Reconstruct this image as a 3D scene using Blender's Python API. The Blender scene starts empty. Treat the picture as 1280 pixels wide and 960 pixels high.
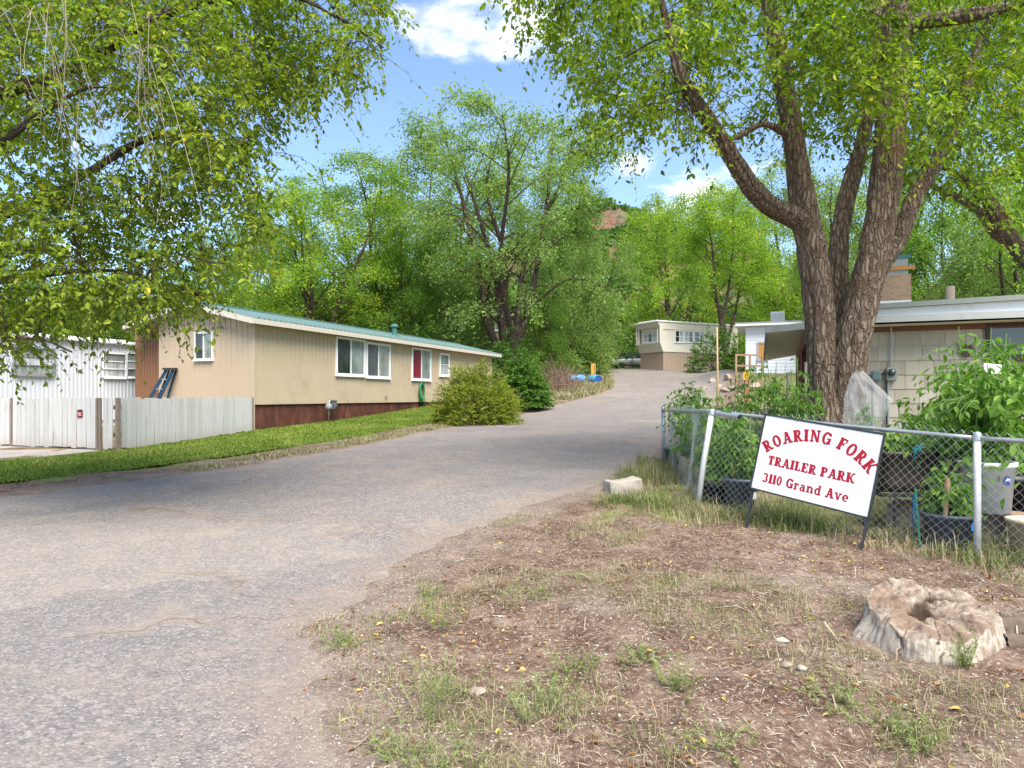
import bpy, bmesh, math, random
import numpy as np
from mathutils import Vector, Matrix

# ------------------------------------------------------------------ camera, sky, sun, exposure
S = bpy.context.scene
COL = S.collection
F, HZ, CAMZ = 853.33, 495.0, 1.6
cam_d = bpy.data.cameras.new("camera"); cam = bpy.data.objects.new("camera", cam_d); COL.objects.link(cam)
cam.location = (0, 0, CAMZ); cam.rotation_euler = (math.radians(90), 0, 0)
cam_d.sensor_width = 36; cam_d.lens = 24; cam_d.shift_y = (HZ-480)/1280
cam_d.clip_start = 0.05; cam_d.clip_end = 3000
S.camera = cam
SUN_EL, SUN_AZ = 56.0, 158.0        # azimuth measured clockwise from +Y (the view direction)
wd = bpy.data.worlds.new("World"); S.world = wd; wd.use_nodes = True
def build_world():
    nt = wd.node_tree; N = nt.nodes; L = nt.links; N.clear()
    out = N.new('ShaderNodeOutputWorld'); bg = N.new('ShaderNodeBackground'); L.new(bg.outputs[0], out.inputs[0])
    bg.inputs[1].default_value = 0.13
    sky = N.new('ShaderNodeTexSky'); sky.sky_type = 'NISHITA'; sky.sun_disc = False
    sky.sun_elevation = math.radians(SUN_EL); sky.sun_rotation = math.radians(SUN_AZ)
    sky.altitude = 1200; sky.air_density = 1.0; sky.dust_density = 1.5; sky.ozone_density = 2.2
    tc = N.new('ShaderNodeTexCoord')
    def mth(op, a, b=None, c=None):
        n = N.new('ShaderNodeMath'); n.operation = op
        for i, v in enumerate((a, b, c)):
            if v is None: continue
            if isinstance(v, (int, float)): n.inputs[i].default_value = v
            else: L.new(v, n.inputs[i])
        return n.outputs[0]
    sep = N.new('ShaderNodeSeparateXYZ'); L.new(tc.outputs['Generated'], sep.inputs[0])
    z = mth('ADD', mth('MAXIMUM', sep.outputs[2], 0.0), 0.12)
    cx = mth('DIVIDE', sep.outputs[0], z); cy = mth('DIVIDE', sep.outputs[1], z)
    cmb = N.new('ShaderNodeCombineXYZ'); L.new(cx, cmb.inputs[0]); L.new(cy, cmb.inputs[1])
    nz = N.new('ShaderNodeTexNoise'); nz.inputs['Scale'].default_value = 3.4; nz.inputs['Detail'].default_value = 8
    nz.inputs['Roughness'].default_value = 0.56; L.new(cmb.outputs[0], nz.inputs['Vector'])
    # cloud banks at given directions (azimuth, elevation from the camera)
    tot = None
    for (px, py, sp, wgt) in ((515, 10, .05, .23), (588, 74, .045, .27), (655, 28, .06, .27), (795, 207, .045, .26), (868, 238, .06, .31), (90, 262, .12, .16), (690, 60, .04, .14)):
        v = Vector(((px-640)/F, 1, -(py-HZ)/F)).normalized()
        vm = N.new('ShaderNodeVectorMath'); vm.operation = 'SUBTRACT'; L.new(tc.outputs['Generated'], vm.inputs[0]); vm.inputs[1].default_value = v
        vs = N.new('ShaderNodeVectorMath'); vs.operation = 'MULTIPLY'; L.new(vm.outputs[0], vs.inputs[0]); vs.inputs[1].default_value = (1, 1, 1.9)
        ln = N.new('ShaderNodeVectorMath'); ln.operation = 'LENGTH'; L.new(vs.outputs[0], ln.inputs[0])
        g = mth('MULTIPLY', mth('MAXIMUM', mth('SUBTRACT', 1.0, mth('DIVIDE', ln.outputs[1], sp*2.2)), 0.0), wgt)
        tot = g if tot is None else mth('ADD', tot, g)
    dens = mth('ADD', mth('MULTIPLY', nz.outputs[0], 1.0), tot)
    ramp = N.new('ShaderNodeMapRange'); ramp.interpolation_type = 'SMOOTHSTEP'
    ramp.inputs[1].default_value = .64; ramp.inputs[2].default_value = .86
    L.new(dens, ramp.inputs[0])
    hzn = N.new('ShaderNodeMapRange'); L.new(sep.outputs[2], hzn.inputs[0]); hzn.inputs[1].default_value = 0; hzn.inputs[2].default_value = .05
    mix = N.new('ShaderNodeMix'); mix.data_type = 'RGBA'
    L.new(mth('MULTIPLY', ramp.outputs[0], .95), mix.inputs[0]); L.new(sky.outputs[0], mix.inputs[6]); mix.inputs[7].default_value = SKYCLOUD
    L.new(mix.outputs[2], bg.inputs[0])
SKYCLOUD = (5.6, 5.6, 5.7, 1)
build_world()
sun_d = bpy.data.lights.new("sun", 'SUN'); sun = bpy.data.objects.new("sun", sun_d); COL.objects.link(sun)
sun_d.energy = 3.5; sun_d.angle = math.radians(45); sun_d.color = (1.0, .94, .85)
_a, _e = math.radians(SUN_AZ), math.radians(SUN_EL)
sun.rotation_euler = Vector((math.sin(_a)*math.cos(_e), math.cos(_a)*math.cos(_e), math.sin(_e))).to_track_quat('Z', 'Y').to_euler()
S.view_settings.view_transform = 'Standard'; S.view_settings.look = 'None'
S.view_settings.exposure = 1.36; S.view_settings.gamma = 1
S.render.engine = 'CYCLES'
S.cycles.max_bounces = 8; S.cycles.transparent_max_bounces = 8

# ------------------------------------------------------------------ numeric helpers
def rs(seed): return np.random.default_rng(seed)
def _hash(ix, iy, iz):
    h = (ix.astype(np.int64)*374761393 + iy.astype(np.int64)*668265263 + iz.astype(np.int64)*2147483647) & 0xffffffff
    h = ((h ^ (h >> 13))*1274126177) & 0xffffffff
    return ((h ^ (h >> 16)) & 0xffff)/65535.0
def vnoise(x, y, z=0):
    x, y, z = np.broadcast_arrays(np.asarray(x, float), np.asarray(y, float), np.asarray(z, float))
    ix, iy, iz = np.floor(x), np.floor(y), np.floor(z)
    fx, fy, fz = x-ix, y-iy, z-iz
    fx, fy, fz = [f*f*(3-2*f) for f in (fx, fy, fz)]
    r = 0
    for dx in (0, 1):
        for dy in (0, 1):
            for dz in (0, 1):
                w = (fx if dx else 1-fx)*(fy if dy else 1-fy)*(fz if dz else 1-fz)
                r = r + w*_hash(ix+dx, iy+dy, iz+dz)
    return r*2-1
def fbm(x, y, z=0, o=4):
    r, a, f = 0, 1, 1
    for i in range(o):
        r = r + a*vnoise(np.asarray(x)*f+i*17.3, np.asarray(y)*f-i*9.1, np.asarray(z)*f); a *= .5; f *= 2
    return r
def sstep(x, a, b):
    t = np.clip((np.asarray(x, float)-a)/(b-a), 0, 1); return t*t*(3-2*t)

# ------------------------------------------------------------------ terrain
PYk = [-60, 0, 6, 8.7, 13, 18, 24, 29, 35, 42, 50, 57, 70, 90, 130, 200, 700]
PZk = [-.3, 0, 0, .13, .34, .5, .75, 1.1, 1.55, 2.4, 3.3, 3.85, 4.3, 5, 6.2, 8, 14]
_ty = np.arange(-60, 700, .5); _tz = np.interp(_ty, PYk, PZk)
_k = np.ones(9)/9; _tz = np.convolve(np.pad(_tz, 4, mode='edge'), _k, 'valid')
def g(x, y):
    x = np.asarray(x, float); y = np.asarray(y, float)
    z = np.interp(y, _ty, _tz)
    z = z + .75*sstep(x, 11.6, 14)*sstep(y, 29, 37)*(1-sstep(y, 43, 50))
    z = z + 1.1*sstep(-x+y*.12, 2.5, 9)*sstep(y, 36, 44)
    return z
def gz(x, y): return float(g(x, y))
def W(px, py, Y): return Vector(((px-640)/F*Y, Y, CAMZ-(py-HZ)/F*Y))
def G(px, py):
    Y = np.arange(1.5, 90, .02); z = CAMZ-(py-HZ)/F*Y
    k = np.argmax(z <= g((px-640)/F*Y, Y)); Yk = Y[k]
    return Vector(((px-640)/F*Yk, Yk, gz((px-640)/F*Yk, Yk)))
RRy = [-30, 0, 2.9, 3.8, 4.6, 5.6, 7, 9.2, 12, 13.3, 16, 20, 30, 36, 42, 52]
RRx = [1.5, -.15, -.66, -1.05, -1.25, -1.13, -.66, .44, 2.2, 2.78, 3.6, 5.2, 8.6, 11.0, 13.6, 16]
LLy = [-30, -10, 2, 9.7, 12.6, 17, 21.5, 30, 36, 40, 47, 57]
LLx = [-70, -40, -19, -7.3, -5.0, -3.3, -2.0, 1.75, 4.3, 6.0, 6.7, 7.6]
def wob(y, s): y = np.asarray(y, float); return .10*fbm(y*1.1, s, 0, 3)+.07*fbm(y*5, s+7, 0, 2)
def xR(y): return np.interp(y, RRy, RRx)+wob(y, 11)
def xL(y): return np.interp(y, LLy, LLx)+wob(y, 3)
def road_sd(x, y):      # >0 inside the road
    return np.minimum(xR(y)-x, x-xL(y))

# ------------------------------------------------------------------ object helpers
WM = {}
def tag(o, label=None, cat=None, group=None, kind=None):
    if label: o['label'] = label
    if cat: o['category'] = cat
    if group: o['group'] = group
    if kind: o['kind'] = kind
    return o
def thing(name, label, cat, loc=(0, 0, 0), rz=0.0, group=None):
    o = bpy.data.objects.new(name, None); COL.objects.link(o); o.empty_display_size = .2
    o.location = loc; o.rotation_euler = (0, 0, rz)
    WM[o.name] = Matrix.Translation(Vector(loc)) @ Matrix.Rotation(rz, 4, 'Z')
    return tag(o, label, cat, group)
def link(name, me, mat, parent=None):
    o = bpy.data.objects.new(name, me); COL.objects.link(o)
    if mat and not me.materials: me.materials.append(mat)
    if parent:
        o.parent = parent; WM[o.name] = WM.get(parent.name, Matrix())
    else: WM[o.name] = Matrix()
    return o
def mesh_np(name, V, faces, attrs=None, smooth=False, parent=None):
    V = np.asarray(V, float)
    if parent is not None and parent.name in WM:
        M = np.array(WM[parent.name].inverted()); V = V @ M[:3, :3].T + M[:3, 3]
    me = bpy.data.meshes.new(name)
    if not isinstance(faces, (list, tuple)): faces = [faces]
    faces = [np.asarray(f, np.int32) for f in faces if len(f)]
    loops = np.concatenate([f.ravel() for f in faces]); tot = np.concatenate([np.full(len(f), f.shape[1], np.int32) for f in faces])
    start = np.concatenate([[0], np.cumsum(tot)[:-1]]).astype(np.int32)
    me.vertices.add(len(V)); me.vertices.foreach_set('co', V.astype(np.float32).ravel())
    me.loops.add(len(loops)); me.loops.foreach_set('vertex_index', loops.astype(np.int32))
    me.polygons.add(len(tot)); me.polygons.foreach_set('loop_start', start)
    try: me.polygons.foreach_set('loop_total', tot)
    except Exception: pass
    me.polygons.foreach_set('use_smooth', np.full(len(tot), bool(smooth)))
    for k, a in (attrs or {}).items():
        a = np.asarray(a, np.float32)
        if a.ndim == 1:
            at = me.attributes.new(k, 'FLOAT', 'POINT'); at.data.foreach_set('value', a)
        else:
            at = me.attributes.new(k, 'FLOAT_COLOR', 'POINT')
            at.data.foreach_set('color', np.concatenate([a, np.ones((len(a), 1), np.float32)], 1).ravel())
    me.update(calc_edges=True); me.validate()
    return me
def add_np(name, V, faces, mat, parent=None, attrs=None, smooth=False):
    return link(name, mesh_np(name, V, faces, attrs, smooth, parent), mat, parent)

def catmull(P, n):
    P = np.asarray(P, float)
    if len(P) < 3:
        t = np.linspace(0, 1, n)[:, None]; return P[0]*(1-t)+P[-1]*t
    Q = np.vstack([2*P[0]-P[1], P, 2*P[-1]-P[-2]])
    t = np.linspace(0, len(P)-1-1e-6, n); i = t.astype(int); f = (t-i)[:, None]
    p0, p1, p2, p3 = Q[i], Q[i+1], Q[i+2], Q[i+3]
    return .5*((2*p1)+(-p0+p2)*f+(2*p0-5*p1+4*p2-p3)*f**2+(-p0+3*p1-3*p2+p3)*f**3)
def tube_np(P, R, n=8, cap=False, disp=None):
    P = np.asarray(P, float); m = len(P); R = np.broadcast_to(np.asarray(R, float), (m,))
    T = np.gradient(P, axis=0); T /= np.linalg.norm(T, axis=1)[:, None]+1e-9
    a = np.array([0, 0, 1.]) if abs(T[0, 2]) < .9 else np.array([1., 0, 0])
    U = np.cross(a, T[0]); U /= np.linalg.norm(U); Us = [U]
    for i in range(1, m):
        U = Us[-1]-T[i]*np.dot(Us[-1], T[i]); U /= np.linalg.norm(U)+1e-9; Us.append(U)
    Us = np.array(Us); Vs = np.cross(T, Us)
    th = np.linspace(0, 2*np.pi, n, endpoint=False)
    r = R[:, None]*np.ones((1, n))
    if disp is not None:
        s = np.concatenate([[0], np.cumsum(np.linalg.norm(np.diff(P, axis=0), axis=1))])
        r = r + disp(th[None, :], s[:, None], R[:, None])
    X = P[:, None, :]+r[..., None]*(np.cos(th)[None, :, None]*Us[:, None, :]+np.sin(th)[None, :, None]*Vs[:, None, :])
    V = X.reshape(-1, 3)
    i = np.arange(m-1)[:, None]*n; j = np.arange(n)[None, :]; j2 = (j+1) % n
    Fq = np.stack([i+j, i+j2, i+n+j2, i+n+j], -1).reshape(-1, 4)
    if cap:
        V = np.vstack([V, P[0], P[-1]]); c0, c1 = len(V)-2, len(V)-1; jj = np.arange(n)
        t = np.concatenate([np.stack([np.full(n, c0), (jj+1) % n, jj, jj], -1), np.stack([np.full(n, c1), (m-1)*n+jj, (m-1)*n+(jj+1) % n, (m-1)*n+(jj+1) % n], -1)])
        return V, Fq, t[:, :3]
    return V, Fq
class NB:                                   # numpy bag: joins pieces of one part
    def __init__(s): s.V = []; s.F = {}; s.n = 0; s.A = {}
    def add(s, V, *Fs, **at):
        V = np.asarray(V, float); s.V.append(V)
        for f in Fs:
            f = np.asarray(f, np.int64)
            if len(f): s.F.setdefault(f.shape[1], []).append(f+s.n)
        for k, a in at.items(): s.A.setdefault(k, []).append(np.broadcast_to(np.asarray(a, float), (len(V),)+np.shape(a)[1:] if np.ndim(a) else (len(V),)))
        s.n += len(V); return s
    def tube(s, P, R, n=8, cap=True, **k): return s.add(*tube_np(P, R, n, cap), **k)
    def box(s, c, size, M=None):
        x, y, z = np.array(size)/2
        V = np.array([[-x, -y, -z], [x, -y, -z], [x, y, -z], [-x, y, -z], [-x, -y, z], [x, -y, z], [x, y, z], [-x, y, z]])
        if M is not None: V = V @ np.array(M.to_3x3()).T
        V = V+np.array(c)
        return s.add(V, [[3, 2, 1, 0], [4, 5, 6, 7], [0, 1, 5, 4], [1, 2, 6, 5], [2, 3, 7, 6], [3, 0, 4, 7]])
    def bar(s, a, b, w, h, up=(0, 0, 1)):
        a, b = Vector(a), Vector(b); d = (b-a); Ln = d.length; d.normalize(); u = Vector(up)
        if abs(d.dot(u)) > .99: u = Vector((1, 0, 0))
        sd = u.cross(d).normalized(); u2 = d.cross(sd)
        return s.box((a+b)/2, (Ln, w, h), Matrix((d, sd, u2)).transposed())
    def lathe(s, c, prof, n=32, M=None, closed=False):
        prof = np.array(prof, float); th = np.linspace(0, 2*np.pi, n, endpoint=False)
        V = np.stack([prof[:, 0][:, None]*np.cos(th), prof[:, 0][:, None]*np.sin(th), prof[:, 1][:, None]*np.ones(n)], -1).reshape(-1, 3)
        if M is not None: V = V @ np.array(M.to_3x3()).T
        V = V+np.array(c); m = len(prof)
        i = np.arange(m-1)[:, None]*n; j = np.arange(n)[None, :]; j2 = (j+1) % n
        return s.add(V, np.stack([i+j, i+j2, i+n+j2, i+n+j], -1).reshape(-1, 4))
    def quad(s, a, b, c, d): return s.add([a, b, c, d], [[0, 1, 2, 3]])
    def strip(s, A, B):
        A, B = np.array(A, float), np.array(B, float); m = len(A); i = np.arange(m-1)
        return s.add(np.vstack([A, B]), np.stack([i, i+1, m+i+1, m+i], -1))
    def prism(s, poly, ext):                # closed outline extruded by a vector
        P = np.array(poly, float); m = len(P); V = np.vstack([P, P+np.array(ext)]); i = np.arange(m); j = (i+1) % m
        s.add(V, np.stack([i, j, m+j, m+i], -1)); s.F.setdefault(m, []).append(np.array([i[::-1], m+i])+s.n-len(V)); return s
    def build(s, name, mat, parent=None, smooth=False):
        at = {k: np.concatenate(v) for k, v in s.A.items()}
        return add_np(name, np.vstack(s.V), [np.vstack(f) for f in s.F.values()], mat, parent, at, smooth)
def bevel(o, w=.01, seg=2):
    m = o.modifiers.new('bevel', 'BEVEL'); m.width = w; m.segments = seg; m.limit_method = 'ANGLE'; return o
def copy_thing(o, parent=None):
    c = o.copy(); COL.objects.link(c)
    if parent: c.parent = parent
    for ch in list(o.children): copy_thing(ch, c)
    return c

# ------------------------------------------------------------------ materials
class MT:
    def __init__(s, name):
        s.m = bpy.data.materials.new(name); s.m.use_nodes = True; s.nt = s.m.node_tree; s.N = s.nt.nodes; s.L = s.nt.links
        s.b = s.N['Principled BSDF']; s.out = s.N['Material Output']; s._tc = None
    def put(s, sock, v):
        if isinstance(v, bpy.types.NodeSocket): s.L.new(v, sock)
        elif isinstance(v, (tuple, list)) and len(v) == 3 and sock.type == 'RGBA': sock.default_value = (*v, 1)
        else: sock.default_value = v
    def co(s, scale=(1, 1, 1)):
        if s._tc is None: s._tc = s.N.new('ShaderNodeTexCoord')
        mp = s.N.new('ShaderNodeMapping'); s.L.new(s._tc.outputs['Object'], mp.inputs[0]); mp.inputs['Scale'].default_value = scale
        return mp.outputs[0]
    def noise(s, sc, detail=4, rough=.55, vec=None, out=0, dist=0):
        n = s.N.new('ShaderNodeTexNoise'); s.L.new(vec if vec is not None else s.co(), n.inputs['Vector'])
        n.inputs['Scale'].default_value = sc; n.inputs['Detail'].default_value = detail; n.inputs['Roughness'].default_value = rough; n.inputs['Distortion'].default_value = dist
        return n.outputs[out]
    def voro(s, sc, feat='F1', out=0, vec=None, rnd=1):
        n = s.N.new('ShaderNodeTexVoronoi'); n.feature = feat; s.L.new(vec if vec is not None else s.co(), n.inputs['Vector'])
        n.inputs['Scale'].default_value = sc; n.inputs['Randomness'].default_value = rnd; return n.outputs[out]
    def ramp(s, fac, stops):
        n = s.N.new('ShaderNodeValToRGB'); s.L.new(fac, n.inputs[0]); e = n.color_ramp.elements
        while len(e) > 1: e.remove(e[-1])
        e[0].position = stops[0][0]; e[0].color = (*stops[0][1], 1)
        for p, c in stops[1:]:
            k = e.new(p); k.color = (*c, 1)
        return n.outputs[0]
    def rng(s, v, a, b, c=0, d=1, smooth=True):
        n = s.N.new('ShaderNodeMapRange'); n.interpolation_type = 'SMOOTHSTEP' if smooth else 'LINEAR'; s.L.new(v, n.inputs[0])
        for i, q in enumerate((a, b, c, d)): n.inputs[i+1].default_value = q
        return n.outputs[0]
    def mix(s, f, a, b, mode='MIX'):
        n = s.N.new('ShaderNodeMix'); n.data_type = 'RGBA'; n.blend_type = mode
        s.put(n.inputs[0], f); s.put(n.inputs[6], a); s.put(n.inputs[7], b); return n.outputs[2]
    def math(s, op, a, b=0.0):
        n = s.N.new('ShaderNodeMath'); n.operation = op; s.put(n.inputs[0], a); s.put(n.inputs[1], b); return n.outputs[0]
    def attr(s, name, out='Fac'):
        n = s.N.new('ShaderNodeAttribute'); n.attribute_name = name; return n.outputs[out]
    def xyz(s, vec, i):
        n = s.N.new('ShaderNodeSeparateXYZ'); s.L.new(vec, n.inputs[0]); return n.outputs[i]
    def bump(s, h, st=.5, dist=.01):
        n = s.N.new('ShaderNodeBump'); s.L.new(h, n.inputs['Height']); n.inputs['Strength'].default_value = st; n.inputs['Distance'].default_value = dist
        s.L.new(n.outputs[0], s.b.inputs['Normal']); return s
    def fin(s, col=None, rough=None, metal=None, spec=None):
        for k, v in (('Base Color', col), ('Roughness', rough), ('Metallic', metal), ('Specular IOR Level', spec)):
            if v is not None: s.put(s.b.inputs[k], v)
        return s.m
def plain(name, col, rough=.6, var=.18, sc=6, metal=0, spec=.4, dirt=None, bump=.15):
    t = MT(name); c = tuple(col)
    n = t.noise(sc, 5, .65); k = t.mix(n, tuple(x*(1-var) for x in c), tuple(min(1, x*(1+var)) for x in c))
    if dirt: k = t.mix(t.rng(t.noise(sc*.6, 6, .7), .52, .75, 0, .75), k, dirt)
    t.bump(t.noise(sc*12, 3), bump, .004)
    return t.fin(k, t.rng(n, .2, .8, rough*.85, min(1, rough*1.12)), metal, spec)
def leafmat(name, a, b, c, trans=.35, yellow=None):
    t = MT(name); r = t.attr('rnd')
    st = [(0, a), (.5, b), (.94, c)]
    if yellow: st.append((.985, yellow))
    col = t.ramp(r, st)
    d = t.b; t.put(d.inputs['Base Color'], col); d.inputs['Roughness'].default_value = .5; d.inputs['Specular IOR Level'].default_value = .35
    tr = t.N.new('ShaderNodeBsdfTranslucent'); t.put(tr.inputs[0], t.mix(.5, col, (.5, .75, .08), 'OVERLAY'))
    mx = t.N.new('ShaderNodeMixShader'); mx.inputs[0].default_value = trans
    t.L.new(d.outputs[0], mx.inputs[1]); t.L.new(tr.outputs[0], mx.inputs[2]); t.L.new(mx.outputs[0], t.out.inputs[0])
    return t.m
def barkmat(name, a, b, c, st=(9, 9, 2.2)):
    t = MT(name); v = t.co(st)
    n = t.noise(1.6, 7, .66, v, dist=.6); col = t.ramp(n, [(.28, a), (.5, b), (.72, c)])
    nz = t.noise(4, 4, .6, t.co(), 1); sc = t.N.new('ShaderNodeVectorMath'); sc.operation = 'SCALE'; t.L.new(nz, sc.inputs[0]); sc.inputs[3].default_value = .9
    ad = t.N.new('ShaderNodeVectorMath'); ad.operation = 'ADD'; t.L.new(v, ad.inputs[0]); t.L.new(sc.outputs[0], ad.inputs[1])
    e = t.voro(1.7, 'DISTANCE_TO_EDGE', 0, ad.outputs[0]); pl = t.rng(e, .02, .20)
    fl = t.noise(5.5, 6, .72, v, dist=1.0)
    col = t.mix(pl, t.mix(.35, a, col), col)
    col = t.mix(t.rng(t.noise(1.1, 4), .57, .72, 0, .55), col, (.24, .115, .055))
    t.bump(t.math('ADD', pl, t.math('MULTIPLY', fl, .8)), 1.0, .045)
    return t.fin(col, .92, 0, .15)

# ------------------------------------------------------------------ ground, road, lawn, hills
def axis(lo, hi, f0, f1, fine, gr, mx):
    a = list(np.arange(f0, f1, fine)); h = fine
    x = a[0]; L_ = []
    while x > lo: h = min(h*gr, mx); x -= h; L_.append(x)
    h = fine; x = a[-1]; R_ = []
    while x < hi: h = min(h*gr, mx); x += h; R_.append(x)
    return np.array(L_[::-1]+a+R_)
def ground_bump(x, y):
    sd = road_sd(x, y); m = sstep(-sd, .0, .6)*(1-sstep(y, 14, 20))
    return m*(.030*fbm(x*1.3, y*1.3, 3, 3)+.014*fbm(x*6, y*6, 5, 3)+.006*vnoise(x*19, y*19, 1)) - .05*(sstep(sd, .04, .25))
def stump_mound(x, y):
    r = np.hypot(x-2.72, y-4.45); return .05*np.exp(-(r/.75)**2)
def gh(x, y): return g(x, y)+ground_bump(x, y)+stump_mound(x, y)
xs = axis(-260, 260, -2.6, 6.2, .055, 1.08, 7); ys = axis(-30, 420, 2.2, 9.5, .055, 1.06, 7)
XX, YY = np.meshgrid(xs, ys); ZZ = gh(XX, YY)
nx = len(xs); i = np.arange(len(ys)-1)[:, None]*nx+np.arange(nx-1)[None, :]
Fg = np.stack([i, i+1, i+nx+1, i+nx], -1).reshape(-1, 4)

def dirt_color(t):
    big = t.noise(.55, 5, .6); mid = t.noise(3.2, 6, .68); fine = t.noise(30, 4, .7)
    col = t.ramp(mid, [(.28, (.052, .029, .020)), (.44, (.108, .066, .045)), (.58, (.175, .121, .086)), (.76, (.27, .205, .15))])
    col = t.mix(t.rng(big, .52, .68, 0, .6), col, (.255, .205, .172))
    col = t.mix(t.rng(fine, .52, .70, 0, .7), col, (.44, .37, .28))
    col = t.mix(t.rng(fine, .46, .28, 0, .6), col, (.06, .035, .022))
    vc = t.voro(62, 'F1', 1); vd = t.voro(62, 'F1', 0)
    st = t.math('MULTIPLY', t.rng(vd, .34, .2), t.rng(t.xyz(vc, 0), .58, .66))
    peb = t.ramp(t.xyz(vc, 1), [(0, (.20, .15, .125)), (.35, (.36, .28, .225)), (.7, (.45, .38, .32)), (1, (.56, .50, .43))])
    return t.mix(st, col, peb), st, fine, mid
t = MT('dirt'); c, st, fine, mid = dirt_color(t)
gr_ = t.attr('grass'); gn = t.rng(t.math('ADD', t.noise(1.2, 5, .65), gr_), .78, 1.05)
c = t.mix(gn, c, t.ramp(t.noise(14, 4, .7), [(.3, (.07, .10, .025)), (.55, (.17, .19, .06)), (.75, (.30, .26, .12))]))
t.bump(t.math('ADD', t.math('MULTIPLY', fine, .6), t.math('ADD', mid, t.math('MULTIPLY', st, .35))), .7, .03)
sh = t.rng(t.math('ADD', t.attr('shoulder'), t.math('MULTIPLY', t.math('SUBTRACT', t.noise(1.9, 6, .7), .5), 1.5)), .35, 1.0)
c = t.mix(t.math('MULTIPLY', sh, .62), c, t.mix(.55, c, (.29, .245, .21)))
M_DIRT = t.fin(c, .95, 0, .1)
grass = sstep(YY, 7.2, 8.4)*sstep(XX-xR(YY), .2, 1.2)*.45 + sstep(-(XX-xL(YY)), .3, 1.2)*.40*sstep(YY, 3, 9) + sstep(YY, 60, 80)*.3
grass = np.clip(grass, 0, .5)
tag(add_np('ground', np.stack([XX, YY, ZZ], -1).reshape(-1, 3), Fg, M_DIRT, None, {'grass': grass.ravel(), 'shoulder': sstep(road_sd(XX, YY), -1.1, .05).ravel()}, True), kind='structure')

# road: a sheet of worn chip-seal asphalt between the two verges
ry = axis(-28, 58, 2.2, 12, .08, 1.05, 1.2); ru = np.linspace(0, 1, 90)**1.0
RX, RY, ED, UU = [], [], [], []
for y in ry:
    a = float(xL(y))-.03; b = float(xR(y))+.03; x = a+(b-a)*ru
    RX.append(x); RY.append(np.full(90, y)); ED.append(np.minimum(x-a, b-x)); UU.append(ru)
RX, RY, ED, UU = map(np.array, (RX, RY, ED, UU))
camber = .03*sstep(ED, 0, 1.5)-.022
RZ = g(RX, RY)+camber+.006+.006*fbm(RX*.9, RY*.9, 2, 3)
i = np.arange(len(ry)-1)[:, None]*90+np.arange(89)[None, :]
t = MT('worn_asphalt'); c, st, fine, mid = dirt_color(t)
vcol = t.voro(58, 'F1', 1); vd = t.voro(58, 'F1', 0); v2 = t.voro(26, 'F1', 1)
agg = t.ramp(t.xyz(vcol, 0), [(0, (.05, .047, .046)), (.2, (.15, .136, .128)), (.5, (.27, .235, .21)), (.8, (.34, .285, .245)), (1, (.48, .42, .36))])
agg = t.mix(t.rng(vd, .35, .6, 0, .75), agg, (.135, .118, .106))
agg = t.mix(t.rng(t.xyz(v2, 1), .84, .9, 0, .55), agg, (.10, .095, .10)); agg = t.mix(t.rng(t.xyz(v2, 0), .90, .94, 0, .5), agg, (.42, .35, .29))
broad = t.noise(.32, 5, .62); tan = t.noise(1.7, 6, .7)
agg = t.mix(1.0, agg, (.90, .915, .935), 'MULTIPLY'); agg = t.mix(.26, agg, t.ramp(broad, [(.32, (.20, .19, .182)), (.55, (.255, .228, .205)), (.72, (.31, .262, .22))]))
agg = t.mix(t.rng(tan, .42, .72, 0, .6), agg, (.30, .24, .19))
cr = t.N.new('ShaderNodeVectorMath'); cr.operation = 'ADD'; t.L.new(t.co((.24, .55, .3)), cr.inputs[0])
nzv = t.noise(.9, 5, .6, None, 1); sc_ = t.N.new('ShaderNodeVectorMath'); sc_.operation = 'SCALE'; t.L.new(nzv, sc_.inputs[0]); sc_.inputs[3].default_value = .55
t.L.new(sc_.outputs[0], cr.inputs[1])
crk = t.voro(1.0, 'DISTANCE_TO_EDGE', 0, cr.outputs[0])
crm = t.math('MULTIPLY', t.rng(crk, .012, .003), t.rng(t.noise(.7, 3), .43, .55))
agg = t.mix(t.math('MULTIPLY', t.math('MULTIPLY', t.rng(crk, .055, .0), t.rng(t.noise(.7, 3), .42, .55)), t.rng(tan, .3, .6, .1, .6)), agg, (.27, .20, .145))
agg = t.mix(t.math('MULTIPLY', crm, .35), agg, (.07, .055, .045))
ac = t.math('ADD', t.attr('across'), t.math('MULTIPLY', t.math('SUBTRACT', t.noise(.5, 5, .65), .5), .09))
brk = t.rng(t.noise(.45, 4, .6), .44, .56)
for u0, w_, k_, c_ in ((.44, .010, .55, (.25, .185, .13)), (.70, .008, .45, (.25, .185, .13)), (.22, .006, .4, (.24, .18, .13)), (.33, .075, .20, (.16, .145, .135)), (.57, .07, .20, (.16, .145, .135)), (.80, .06, .16, (.17, .15, .14))):
    ln = t.rng(t.math('ABSOLUTE', t.math('SUBTRACT', ac, u0)), w_, w_*.2); agg = t.mix(t.math('MULTIPLY', t.math('MULTIPLY', ln, k_), brk if w_ < .02 else t.rng(t.noise(.3, 5, .65), .35, .6)), agg, c_)
pc = t.N.new('ShaderNodeVectorMath'); pc.operation = 'ADD'; t.L.new(t.co((.30, .42, .3)), pc.inputs[0]); t.L.new(sc_.outputs[0], pc.inputs[1])
pv = t.xyz(t.voro(1.0, 'F1', 1, pc.outputs[0]), 0)
agg = t.mix(t.rng(pv, .72, .74, 0, .22), agg, (.165, .155, .15)); agg = t.mix(t.rng(pv, .22, .20, 0, .16), agg, (.36, .315, .27))
stn = t.noise(1.1, 3, .5); agg = t.mix(t.rng(stn, .70, .80, 0, .35), agg, (.11, .10, .095))
edge = t.attr('edge'); em = t.rng(t.math('ADD', edge, t.math('MULTIPLY', t.math('SUBTRACT', t.noise(1.5, 6, .7), .5), 1.3)), .05, .75, 1, 0)
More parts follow.
